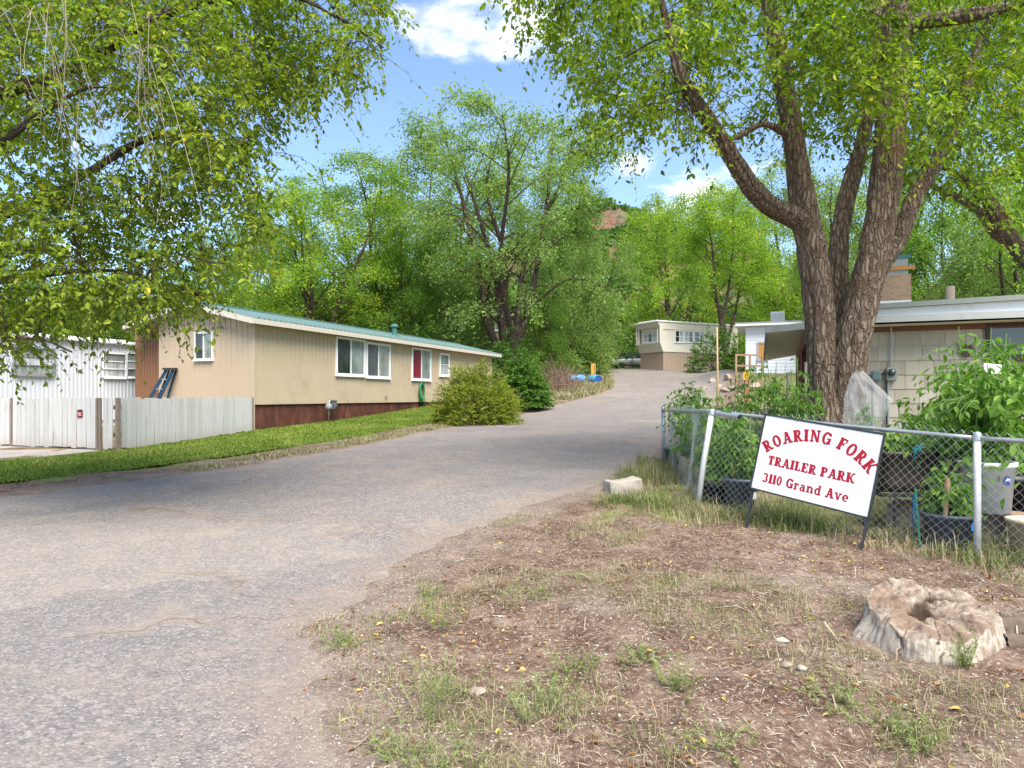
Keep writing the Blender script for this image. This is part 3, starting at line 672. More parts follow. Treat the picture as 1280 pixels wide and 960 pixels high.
    nb.quad(*P); nb.quad(c(b0, .1, ze+.2), c(b0, .1, zz(b0)), c(b0, -dp, zz(b0)), c(b0, -dp, ze+.2)); nb.build('gable_board', M_WHITE, r)
    nb = NB(); nb.add([c(b0-.15, .22, zz(b0-.15)), c(Ln+.4, .22, zz(Ln+.4)), c(Ln+.4, -dp-.2, zz(Ln+.4)), c(b0-.15, -dp-.2, zz(b0-.15)), c(b0-.15, .22, zz(b0-.15)+.09), c(Ln+.4, .22, zz(Ln+.4)+.09), c(Ln+.4, -dp-.2, zz(Ln+.4)+.09), c(b0-.15, -dp-.2, zz(b0-.15)+.09)], [[4, 5, 6, 7], [0, 1, 5, 4], [3, 0, 4, 7], [0, 3, 2, 1]]); nb.build('upper_roof', M_ROOFG, r)
    # window with dark frame
    s0 = uOn(1231, O+nrm*.0, u); p = O+u*s0+nrm*.03; zt = CAMZ-(404-HZ)/F*p.y; zb_ = CAMZ-(449-HZ)/F*p.y
    window(r, (p.x, p.y, zb_), u, nrm, 1.6, zt-zb_, (M_PANE, M_PANE), frame=plain('dark_brown_frame', (.045, .022, .018), .5), fw=.07)
    p = O+u*uOn(1207, O, u)+nrm*.03; z = CAMZ-(438-HZ)/F*p.y
    nb = NB(); nb.lathe(p+UP*z, [(0, .05), (.09, .055), (.1, .05), (.11, .03), (.125, .03), (.125, 0)], 32, Matrix((u, UP, nrm)).transposed()); nb.build('round_vent', plain('brown_vent', (.16, .11, .075), .6), r)
    nb = NB()
    for i in range(-3, 4): nb.box(p+UP*(z+i*.026)+nrm*.058, (.17*math.sqrt(max(.1, 1-(i/3.8)**2)), .012, .008), Matrix((u, -nrm, UP)).transposed())
    nb.build('vent_slat', M_DARKMETAL, r)
    # chimney
    q = O+u*(uOn(1116, O+DU*2.6, u))+DU*2.6; w = .62; Mx = Matrix((u, DU, UP)).transposed()
    zc = lambda py: CAMZ-(py-HZ)/F*q.y
    t = MT('tan_brick'); bt = t.N.new('ShaderNodeTexBrick'); t.L.new(t.co(), bt.inputs[0]); mp = bt.inputs[0].links[0].from_node; mp.inputs['Rotation'].default_value = (math.pi/2, 0, 0)
    bt.inputs['Scale'].default_value = 4.2; bt.inputs['Color1'].default_value = (.36, .20, .11, 1); bt.inputs['Color2'].default_value = (.47, .29, .16, 1); bt.inputs['Mortar'].default_value = (.34, .30, .25, 1); bt.inputs['Mortar Size'].default_value = .03
    nb = NB(); nb.box(q+UP*((zc(378)+zc(346))/2), (w, .6, zc(346)-zc(378)), Mx); ch = nb.build('chimney', t.fin(bt.outputs[0], .9), r)
    nb = NB(); nb.box(q+UP*((ze+zc(378))/2), (w+.004, .605, zc(378)-ze), Mx); nb.build('chimney_base', M_WHITE, ch)
    nb = NB(); nb.box(q+UP*(zc(336)), (w-.1, .5, zc(326)-zc(346)-.002), Mx); nb.build('chimney_cap', M_GREYMETAL, ch)
    nb = NB(); nb.box(q+UP*(zc(324)), (w, .55, .07), Mx); nb.build('cap_lid', plain('teal_lid', (.05, .19, .22), .5), ch)
    nb = NB(); nb.box(q+UP*(zc(338))-DU*.28-u*.05, (w+.25, .04, .09), Mx); nb.build('cap_board', plain('orange_board', (.50, .25, .08), .7), ch)
    # meters on the wall
    zg = lambda p, py: CAMZ-(py-HZ)/F*p.y
    m = O+u*uOn(1113, O, u)+nrm*.03; e = thing('electric_meter', 'grey electric meter box with conduit on beige shingle wall', 'meter', (m.x, m.y, zg(m, 468)))
    nb = NB(); nb.box(m+nrm*.07+UP*zg(m, 468), (.18, .13, .25), Mx); bevel(nb.build('meter_box', plain('meter_green_grey', (.20, .23, .21), .5), e), .02)
    nb = NB(); nb.lathe(m+nrm*.13+UP*zg(m, 466), [(0, .07), (.05, .068), (.065, .04), (.07, 0)], 24, Matrix((u, UP, nrm)).transposed()); nb.build('dial', M_PANE, e, True)
    nb = NB(); nb.tube([m+nrm*.05-u*.05+UP*zg(m, 474), m+nrm*.05-u*.05+UP*zb], .02, 8); nb.tube([m+nrm*.05+u*.0+UP*(zg(m, 455)-.05), m+nrm*.05+UP*ze], .018, 8); nb.build('conduit', M_GREYMETAL, e)
    m2 = O+u*uOn(1094, O, u)+nrm*.03; e = thing('gas_meter', 'small dark gas meter and pipes on shingle wall beside the tree trunk', 'gas meter', (m2.x, m2.y, zg(m2, 475)))
    nb = NB(); nb.box(m2+nrm*.1+UP*zg(m2, 470), (.16, .12, .2), Mx); bevel(nb.build('meter_body', plain('dull_teal', (.10, .15, .15), .5), e), .03)
    nb = NB(); nb.tube([m2+nrm*.06+u*.1+UP*zg(m2, 468), m2+nrm*.06+u*.18+UP*zg(m2, 465), m2+nrm*.06+u*.18+UP*zb], .018, 8); nb.tube([m2+nrm*.06-u*.06+UP*zg(m2, 474), m2+nrm*.06-u*.06+UP*zb], .018, 8); nb.build('pipe', M_DARKMETAL, e)
    return O
HO = shingle_house()

# ------------------------------------------------------------------ cream trailer at the head of the road
def cream_trailer():
    O = Vector(((829-640)/F*54, 54, 0)); O.z = 0; a = Vector((.89, .456, 0)); b = Vector((-.456, .89, 0))
    z = lambda py: CAMZ-(py-HZ)/F*54
    zg, zs, zt = z(461), z(439.5), z(402.5); Ln, wd_ = 8.0, 3.0
    r = thing('cream_trailer', 'cream travel trailer with a slanted bay front standing at the head of the road', 'trailer', (O.x, O.y, zg))
    M_C = plain('cream_aluminium', (.62, .58, .48), .5, .05, 2); M_SK = plain('tan_skirting', (.33, .25, .18), .7, .07, 2)
    nb = NB(); slab_wall(nb, O, a, -b, groove(Ln, .3, .02, .012), lambda s: zs, lambda s: zt); slab_wall(nb, O+a*Ln, b, a, [(0, 0), (wd_, 0)], lambda s: zs, lambda s: zt); slab_wall(nb, O+b*wd_, a, b, [(0, 0), (Ln, 0)], lambda s: zs, lambda s: zt); nb.build('side_wall', M_C, r)
    # slanted end: upper half leans out over a recessed bay
    P = lambda s, o, zz: tuple(O+b*s-a*o+UP*zz)
    h = zt-zs; nb = NB(); z1, z2 = zs+h*.30, zs+h*.84
    nb.quad(P(0, .0, zs), P(wd_, 0, zs), P(wd_, .30, z1), P(0, .30, z1)); nb.quad(P(0, .32, z2), P(wd_, .32, z2), P(wd_, .55, zt), P(0, .55, zt))
    nb.quad(P(.3, .05, z1), P(wd_-.3, .05, z1), P(wd_-.3, .12, z2), P(.3, .12, z2))
    nb.quad(P(0, .30, z1), P(wd_, .30, z1), P(wd_, .05, z1+.003), P(0, .05, z1+.003))
    nb.quad(P(0, .32, z2), P(wd_, .32, z2), P(wd_, 0, z2+.003), P(0, 0, z2+.003))
    for s in (0, wd_):
        nb.add([P(s, 0, zs), P(s, .30, z1), P(s, .32, z2), P(s, .55, zt), P(s, 0, zt)], [[0, 1, 2, 3, 4]])
    for s in (.0, .3, wd_-.3, wd_): nb.bar(P(s, .30, z1), P(s, .33, z2), .07, .07)
    nb.build('slanted_end', M_C, r)
    nb = NB(); nb.bar(P(-.03, .31, z1), P(wd_+.03, .31, z1), .06, .07); nb.bar(O-b*.02+UP*(zt-.55), O-b*.02+a*Ln+UP*(zt-.55), .03, .04); nb.build('trim_band', plain('beige_band', (.50, .43, .33), .6), r)
    window(r, P(wd_*.78, .08, z1+.12), -b, -a, wd_*.56, (z2-z1)-.22, (M_PALEPANE, M_CURT, M_PALEPANE), fw=.05, bars=(0, 2))
    nb = NB(); c = O+a*(Ln/2-.27)+b*(wd_/2); Mx = Matrix((a, b, UP)).transposed(); nb.box(c+UP*(zt+.05), (Ln+.65, wd_+.14, .1), Mx); nb.box(c+UP*(zt+.14), (Ln+.3, wd_-.7, .1), Mx); bevel(nb.build('roof', plain('roof_white', (.72, .70, .66), .6), r), .03)
    nb = NB(); slab_wall(nb, O+a*.05+b*.05, a, -b, groove(Ln-.1, .35), lambda s: gz(*(O+a*s).xy)-.2, lambda s: zs+.01); slab_wall(nb, O+a*.05+b*.05, b, -a, groove(wd_-.1, .35), lambda s: zg-.6, lambda s: zs+.01); nb.build('skirting', M_SK, r)
    def px(p0, p1, yt, yb, ps):
        s0, s1 = uOn(p0, O, a), uOn(p1, O, a); q = O+a*s0-b*.002; window(r, (q.x, q.y, CAMZ-(yb-HZ)/F*q.y), a, -b, s1-s0, (yb-yt)/F*q.y, ps, fw=.05, bars=(0, 1))
    px(843.5, 854.5, 413, 428, (M_PANE, M_PALEPANE)); px(855.5, 866, 413.5, 428, (M_CURT, M_PANE)); px(867.5, 880, 414, 428, (M_PANE, M_CURT))
cream_trailer()
def parked_car():
    p = Vector(((790-640)/F*61, 61, 0)); z0 = gz(p.x, p.y); r = thing('parked_car', 'grey parked car half hidden behind the cream trailer', 'car', (p.x, p.y, z0), math.radians(8))
    M = WM[r.name]; X = lambda v: np.array([tuple(M @ Vector(q)) for q in v])
    sec = [(-2.1, .35, .75, .75), (-2.0, .3, .86, .82), (-1.2, .28, .92, .86), (-.9, .28, .95, .88), (0, .27, .97, .88), (.9, .28, .96, .88), (1.6, .28, .98, .86), (2.05, .33, .9, .8), (2.12, .4, .8, .74)]
    th = np.linspace(0, 2*np.pi, 24, endpoint=False); V = []
    for x, zl, zh, w in sec:
        for t_ in th:
            cx, cz = math.cos(t_), math.sin(t_); e = .45
            V.append((x, w*np.sign(cx)*abs(cx)**e, (zl+zh)/2+(zh-zl)/2*np.sign(cz)*abs(cz)**e))
    n = 24; m = len(sec); i = np.arange(m-1)[:, None]*n; j = np.arange(n)[None]; j2 = (j+1) % n
    nb = NB(); nb.add(X(V), np.stack([i+j, i+n+j, i+n+j2, i+j2], -1).reshape(-1, 4)); nb.F[24] = [np.array([np.arange(24)[::-1]+(m-1)*24, np.arange(24)])]; bevel(nb.build('body', plain('silver_grey_paint', (.22, .23, .24), .3, spec=.6), r, True), .01)
    nb = NB(); top = [(-1.6, .70, .93), (-.9, .62, 1.42), (.55, .62, 1.45), (1.25, .72, .95)]
    V = [(x, s*w, z) for x, w, z in top for s in (-1, 1)]; nb.add(X(V), [[0, 1, 3, 2], [2, 3, 5, 4], [4, 5, 7, 6]], ); nb.F.setdefault(4, []).append(np.array([[0, 2, 4, 6], [1, 7, 5, 3]])); nb.build('cabin', M_PANE, r)
    for x in (-1.3, 1.35):
        for s in (-1, 1):
            nb = NB(); nb.lathe(tuple(M @ Vector((x, s*.78, .32))), [(0, .1), (.2, .1), (.31, .09), (.33, .05), (.33, -.05), (.31, -.1), (0, -.1)], 24, M.to_3x3() @ Matrix.Rotation(math.pi/2, 3, 'X')); nb.build('wheel', M_DARKMETAL, r, True)
parked_car()

# ------------------------------------------------------------------ white shed, railing and odds and ends on the right verge
def white_shed():
    Y = 41.0; O = W(932, 461, Y); zb = O.z; O = Vector((O.x, O.y, 0)); u = -DN
    r = thing('white_shed', 'white sided shed with an orange boarded window and rooftop cooler', 'shed', (O.x, O.y, zb)); z = lambda py: CAMZ-(py-HZ)/F*Y
    M = plain('white_siding', (.76, .77, .78), .6, .03, 2); Mx = Matrix((u, DU, UP)).transposed(); zt = z(408.5)
    nb = NB()
    zz = zb-.3
    while zz < zt-.01:
        z1 = min(zz+.2, zt); A = O-DU*.02; nb.strip([tuple(A+UP*zz), tuple(A+u*5+UP*zz)], [tuple(A+DU*.018+UP*z1), tuple(A+DU*.018+u*5+UP*z1)]); nb.strip([tuple(O-u*.02+DU*5+UP*zz), tuple(O-u*.02+UP*zz)], [tuple(O+DU*5+UP*z1), tuple(O+UP*z1)]); zz = z1
    nb.box(O+u*2.5+DU*2.52+UP*((zb+zt)/2-.1), (4.98, 4.98, zt-zb+.1), Mx); nb.build('wall', M, r)
    nb = NB(); nb.box(O+u*2.4+DU*2.4+UP*(zt+.09), (5.9, 5.9, .16), Mx); rf = nb.build('roof', M_WHITE, r)
    nb = NB(); nb.box(O+u*2.4+DU*2.4+UP*(zt+.185), (5.95, 5.95, .05), Mx); nb.build('drip_edge', M_GREYMETAL, rf)
    q = O+u*uOn(946, O, u)-DU*.022; zb_ = z(451); w0 = window(r, (q.x, q.y, zb_), u, -DU, .62, z(428)-zb_, (plain('orange_board_pane', (.55, .24, .05), .6),), frame=plain('grey_frame', (.36, .37, .38), .6), fw=.1)
    c = W(972, 401, Y+1.2); k = thing('rooftop_cooler', 'grey louvred evaporative cooler standing on the white shed roof', 'cooler', (c.x, c.y, zt+.2))
    nb = NB(); nb.box((c.x, c.y, zt+.62), (.8, .8, .8), Mx); bevel(nb.build('casing', plain('cooler_grey', (.46, .47, .47), .5), k), .03)
    nb = NB()
    for i in range(7): nb.box(Vector((c.x, c.y, zt+.62))-DU*.41+u*(-.3+.1*i), (.03, .04, .62), Mx)
    nb.build('louvre', plain('louvre_grey', (.22, .23, .23), .5), k)
white_shed()
def railing():
    Y = 36.0; r = None; M = plain('raw_wood', (.30, .20, .12), .85, .25, 5)
    a, b = W(920, 470, Y), W(953, 470, Y+1.3); r = thing('wooden_railing', 'unpainted wooden porch railing in front of the white shed', 'railing', tuple(a))
    for p in (a, a.lerp(b, .52), b):
        nb = NB(); z0 = gz(p.x, p.y)-.1; nb.box((p.x, p.y, (z0+a.z+1.15)/2), (.1, .1, a.z+1.15-z0)); nb.build('post', M, r)
    for h in (1.12, .55):
        nb = NB(); nb.bar(a+UP*h, b+UP*h, .06, .09); nb.build('rail', M, r)
railing()
def sign_post():
    p = W(933, 488, 26); p.z = gz(p.x, p.y); r = thing('sign_post', 'short weathered wooden post carrying a small yellow notice', 'post', tuple(p)); z = lambda py: CAMZ-(py-HZ)/F*26
    nb = NB(); nb.box((p.x, p.y, (p.z+z(461))/2), (.14, .12, z(461)-p.z)); nb.build('post', plain('orange_wood', (.33, .17, .08), .85, .25, 5), r)
    nb = NB(); nb.box((p.x-.02, p.y-.075, z(470)), (.24, .012, .28)); s = nb.build('notice', plain('yellow_sign', (.72, .42, .02), .5), r)
    nb = NB()
    for dz, w in ((.08, .16), (.04, .12), (-.0, .17), (-.05, .1), (-.09, .15)): nb.box((p.x-.02, p.y-.083, z(470)+dz), (w, .004, .02))
    nb.build('lettering', plain('notice_black', (.03, .03, .03), .6), s)
sign_post()
def stake_pole():
    p = W(897, 478, 24); p.z = gz(p.x, p.y); r = NB(); r.tube([p, p+UP*1.0+Vector((.01, 0, 0)), (p.x-.02, p.y, CAMZ-(409-HZ)/F*24)], [.035, .032, .026], 10)
    tag(r.build('garden_stake', plain('pale_pole', (.42, .30, .16), .8), None, True), 'tall thin pale wooden pole standing beside the road behind the pepper plants', 'pole')
stake_pole()
def rock_mesh(R, s, sub=3):
    bm = bmesh.new(); bmesh.ops.create_icosphere(bm, subdivisions=sub, radius=1); V = np.array([v.co[:] for v in bm.verts]); Fc = np.array([[v.index for v in f.verts] for f in bm.faces]); bm.free()
    o = R.uniform(0, 99); V = V*(1+.25*fbm(V[:, 0]*1.3+o, V[:, 1]*1.3, V[:, 2]*1.3, 3))[:, None]
    for _ in range(5):
        n = R.normal(size=3); n /= np.linalg.norm(n); d = V @ n; k = np.maximum(d-R.uniform(.5, .75), 0); V = V-k[:, None]*n
    return V*np.array(s), Fc
M_ROCK = plain('pinkish_stone', (.36, .28, .23), .9, .35, 8, dirt=(.22, .17, .14)); M_PALEROCK = plain('pale_concrete', (.36, .32, .265), .95, .3, 14, dirt=(.20, .165, .125), bump=.5)
def rocks():
    R = rs(5); k = 0
    for px, py, s in ((890, 478, .28), (899, 484, .24), (910, 474, .34), (906, 490, .3), (917, 488, .38), (945, 486, .42), (880, 486, .2), (922, 496, .25)):
        p = G(px, py); V, Fc = rock_mesh(R, (s, s*.8, s*.6)); a = R.uniform(0, 6); V = V @ np.array(Matrix.Rotation(a, 3, 'Z')).T+np.array(p)+[0, 0, s*.2]
        tag(add_np('verge_stone', V, Fc, M_ROCK, None, None, False), 'reddish brown stone among the rubble below the shed railing', 'stone', 'stones along the right verge')
rocks()
p = W(957, 484, 24); V, Fc = rock_mesh(rs(77), (.42, .4, .28)); V[:, 2] = np.maximum(V[:, 2], -.2)
tag(add_np('covered_heap', V+np.array([p.x, p.y, gz(p.x, p.y)+.2]), Fc, plain('dark_tarp', (.06, .05, .045), .5, .3, 5), None, None, True), 'low dark tarp covered heap beside the rubble near the shed', 'heap')

# blue drums and the brush pile on the left bank
def drum(name, c, ax, L_, R_, mat, endm, label):
    r = thing(name, label, 'drum', tuple(c-UP*R_)); q = Vector(ax).normalized(); M = q.to_track_quat('Z', 'Y').to_matrix()
    pr = [(R_*.9, -L_/2), (R_, -L_/2+.03), (R_, -L_*.2), (R_*1.04, -L_*.17), (R_, -L_*.14), (R_, L_*.14), (R_*1.04, L_*.17), (R_, L_*.2), (R_, L_/2-.03), (R_*.9, L_/2)]
    nb = NB(); nb.lathe(c, pr, 28, M); nb.build('shell', mat, r, True)
    for s in (-1, 1):
        nb = NB(); nb.lathe(c, [(0, s*(L_/2-.03)), (R_*.86, s*(L_/2-.03)), (R_*.9, s*L_/2)], 28, M); nb.build('end', endm, r)
M_BLUE = plain('faded_blue_plastic', (.10, .30, .52), .5, .15, 3); M_DBLUE = plain('dark_blue_plastic', (.015, .07, .28), .4); M_LBLUE = plain('light_blue_plastic', (.06, .32, .50), .45)
p = G(721, 479); drum('blue_drum', p+UP*.27+Vector((0, .2, 0)), (1, .25, .0), 1.0, .26, M_BLUE, M_BLUE, 'faded pale blue plastic drum lying on its side nearest the brush pile')
p = G(742, 480); drum('blue_drum', p+UP*.28+Vector((.1, .5, 0)), (.45, -1, .0), .9, .28, M_LBLUE, M_DBLUE, 'blue drum lying with its dark blue round end towards the road')
p = G(746, 460+14); q = p+Vector((-.1, 1.2, 0)); q.z = gz(q.x, q.y)
r = NB(); r.box((q.x, q.y, q.z+.45), (.3, .12, 1.0)); r.box((q.x+.12, q.y-.08, q.z+.42), (.07, .07, .94))
bevel(tag(r.build('marker_post', plain('yellow_wood', (.55, .32, .06), .7)), 'short yellow wooden post standing behind the blue drums', 'post'), .01)
def brush_pile():
    R = rs(31); nb = NB(); c = G(697, 488)
    for i in range(420):
        b = np.array([c.x+R.normal(.1, .62), c.y+1.0+R.normal(0, 1.1)*1.3, 0]); b[2] = gz(b[0], b[1])+abs(R.normal(0, .45))
        d = R.normal(size=3)*np.array([1, 1, .7]); d[2] = abs(d[2]); d /= np.linalg.norm(d); l = R.uniform(.5, 1.5)
        nb.tube([b, b+d*l*.5+R.normal(size=3)*.06, b+d*l+R.normal(size=3)*.12], [R.uniform(.008, .02), .009, .004], 4, False)
    tag(nb.build('brush_pile', plain('dead_brush', (.20, .13, .09), .95, .35, 3)), 'heap of dry brown dead branches beside the dark green bush', 'brush pile')
brush_pile()
p = G(668, 511); r = thing('green_bin', 'small dark green plastic bin tucked under the rounded green bush', 'bin', tuple(p-Vector((0, .1, 0)))); nb = NB(); nb.lathe(p, [(0, 0), (.20, 0), (.25, .5), (.27, .5), (.27, .54), (.23, .54), (.2, .1), (0, .1)], 24); nb.build('body', plain('green_plastic', (.01, .13, .055), .4), r, True)

# far trailer roof behind the trees, a shed, a pole
def far_roof(x0, x1, py, Y, hgt, label, name):
    a, b = W(x0, py, Y), W(x1, py, Y); r = thing(name, label, 'trailer', (a.x, a.y, gz(a.x, a.y)))
    nb = NB(); nb.box(((a.x+b.x)/2, Y+1.5, a.z+.1), (b.x-a.x+.6, 3.6, .22)); nb.build('roof', M_WHITE, r)
    z0 = gz((a.x+b.x)/2, Y)-.5; nb = NB(); slab_wall(nb, (a.x, Y, 0), (1, 0, 0), (0, -1, 0), groove(b.x-a.x, .3), lambda s: z0, lambda s: a.z); nb.box(((a.x+b.x)/2, Y+1.55, (z0+a.z)/2), (b.x-a.x-.02, 3, a.z-z0-.02)); nb.build('wall', plain('dull_tan_wall', (.22, .19, .14), .8), r)
    n = max(1, int((b.x-a.x)/3.2))
    for i in range(n): window(r, (a.x+1.2+i*3.2, Y-.002, a.z-1.3), (1, 0, 0), (0, -1, 0), 1.1, .8, (M_PANE, M_CURT))
far_roof(503, 668, 395, 60, 2.5, 'long trailer with a white roof half hidden behind the trees', 'far_trailer')
far_roof(452, 486, 405, 52, 2.5, 'small tan trailer with a dark window beyond the teal roof', 'far_trailer')
p = W(1188, 380, 19.5); nb = NB(); nb.tube([(p.x, p.y, gz(p.x, p.y)), (p.x, p.y, CAMZ-(358-HZ)/F*19.5)], [.12, .11], 12)
# (stands behind the house roof)
tag(nb.build('wooden_pole', M_GREYWOOD, None, True), 'stub of a grey wooden pole standing behind the shingle house roof', 'pole')

# ------------------------------------------------------------------ chain link fence
M_GALV = plain('galvanised_steel', (.42, .44, .45), .38, .22, 14, metal=.55, dirt=(.25, .25, .24))
M_GALVP = plain('worn_white_post', (.60, .60, .58), .5, .15, 8, metal=.2, dirt=(.27, .26, .24))
FA = Vector((2.44, 8.8, 0)); FB = Vector((4.43, 6.5, 0)); FC = Vector((2.88, 13.0, 0)); FD = FB+(FB-FA).normalized()*2.6; FE = FC+Vector((1.5, .35, 0))
for P_ in (FA, FB, FC, FD, FE): P_.z = gz(P_.x, P_.y)
def link_fence():
    r = thing('chain_link_fence', 'galvanised chain link fence round the garden with a bent wire panel', 'fence', tuple(FA)); R = rs(9)
    tops = {'A': Vector((FA.x+.14, FA.y, CAMZ-(514-HZ)/F*FA.y)), 'B': Vector((FB.x, FB.y, CAMZ-(545-HZ)/F*FB.y)), 'C': Vector((FC.x, FC.y, CAMZ-(511-HZ)/F*FC.y))}
    dBD = (tops['B']-tops['A']).normalized(); tD = tops['B']+Vector((dBD.x, dBD.y, 0)).normalized()*2.6+UP*-.02; tE = tops['C']+Vector((1.5, .35, -.02))
    bA = Vector((FA.x-.07, FA.y, FA.z))
    for b, t_, rad, m in ((bA, tops['A'], .036, M_GALVP), (FB, tops['B']+UP*.01, .032, M_GALVP), (FC, tops['C']+UP*.02, .036, M_GALV), (FD, tD, .03, M_GALVP), (FE, tE, .03, M_GALV)):
        nb = NB(); nb.tube([b-UP*.15, b.lerp(t_, .5), t_], rad, 16); q = nb.build('post', m, r, True)
        nb = NB(); nb.lathe(t_, [(rad*1.25, -.05), (rad*1.25, 0), (rad*.9, .025), (0, .035)], 16); nb.build('post_cap', M_GALV, q, True)
    def rail(a, b, rad=.021, m=M_GALV):
        nb = NB(); P = [a.lerp(b, f)+UP*(-.012*math.sin(math.pi*f)) for f in np.linspace(0, 1, 14)]; nb.tube(P, rad, 12); nb.build('top_rail', m, r, True)
    rail(tops['A']+UP*.0, tops['B']-UP*.02); rail(tops['B']-UP*.02, tD-UP*.02); rail(tops['C']-UP*.02, tops['A']-UP*.0, .027); rail(tops['C']-UP*.03, tE-UP*.04)
    nb = NB(); a = W(896, 517, 8.5); b = W(925, 521.5, 7.9); nb.add(*tube_np([a, b], .030, 16)); nb.add(*tube_np([a, b], .026, 16)); nb.build('loose_pipe', M_GALV, r, True)
    def mesh(b0, t0, b1, t1, wob, over=.045, name='wire_mesh'):
        Ln = (b1-b0).length; D = .0435; n = int(Ln/D); nb = NB(); o = R.uniform(0, 50)
        H = max((t0-b0).length, (t1-b1).length); K = int((H+over)/D)
        nv = Vector((-(b1-b0).y, (b1-b0).x, 0)).normalized()
        for i in range(n):
            ks = np.arange(K+1); s = (i+((ks+i) % 2))*D/Ln; f = ks/K
            B = np.array(b0)[None]*(1-s[:, None])+np.array(b1)[None]*s[:, None]; T = np.array(t0)[None]*(1-s[:, None])+np.array(t1)[None]*s[:, None]
            T = T+np.array([0, 0, over]); P = B*(1-f[:, None])+T*f[:, None]
            w = wob*(fbm(s*Ln*1.2+o, f*1.6, 0, 2))*np.sin(np.pi*np.clip(f, 0, 1))**.5
            P = P+np.array(nv)[None]*(w+.004*(1-2*((ks+i) % 2)))[:, None]
            P[:, 2] += wob*.35*fbm(s*Ln*2+o, f*2+9, 0, 2); P[0, 2] += R.normal(0, .012)
            nb.add(*tube_np(P, .0019, 5))
        nb.build(name, M_GALV, r, True)
    mesh(bA+UP*.03+Vector((.03, -.03, 0)), tops['A']+Vector((.03, -.035, 0)), FB+UP*.03+Vector((0, -.035, 0)), tops['B']+Vector((0, -.035, -.01)), .05)
    mesh(FB+UP*.03+Vector((0, -.035, 0)), tops['B']+Vector((0, -.035, -.01)), FD+UP*.03, tD+Vector((0, -.035, 0)), .03)
    mesh(FC+UP*.03+Vector((.04, 0, 0)), tops['C']+Vector((.04, 0, 0)), bA+UP*.03+Vector((.03, .03, 0)), tops['A']+Vector((.03, .03, 0)), .10)
    mesh(FC+UP*.03, tops['C']+UP*.05, FE+UP*.03, tE+UP*.05, .10)
    return tops
FT = link_fence()

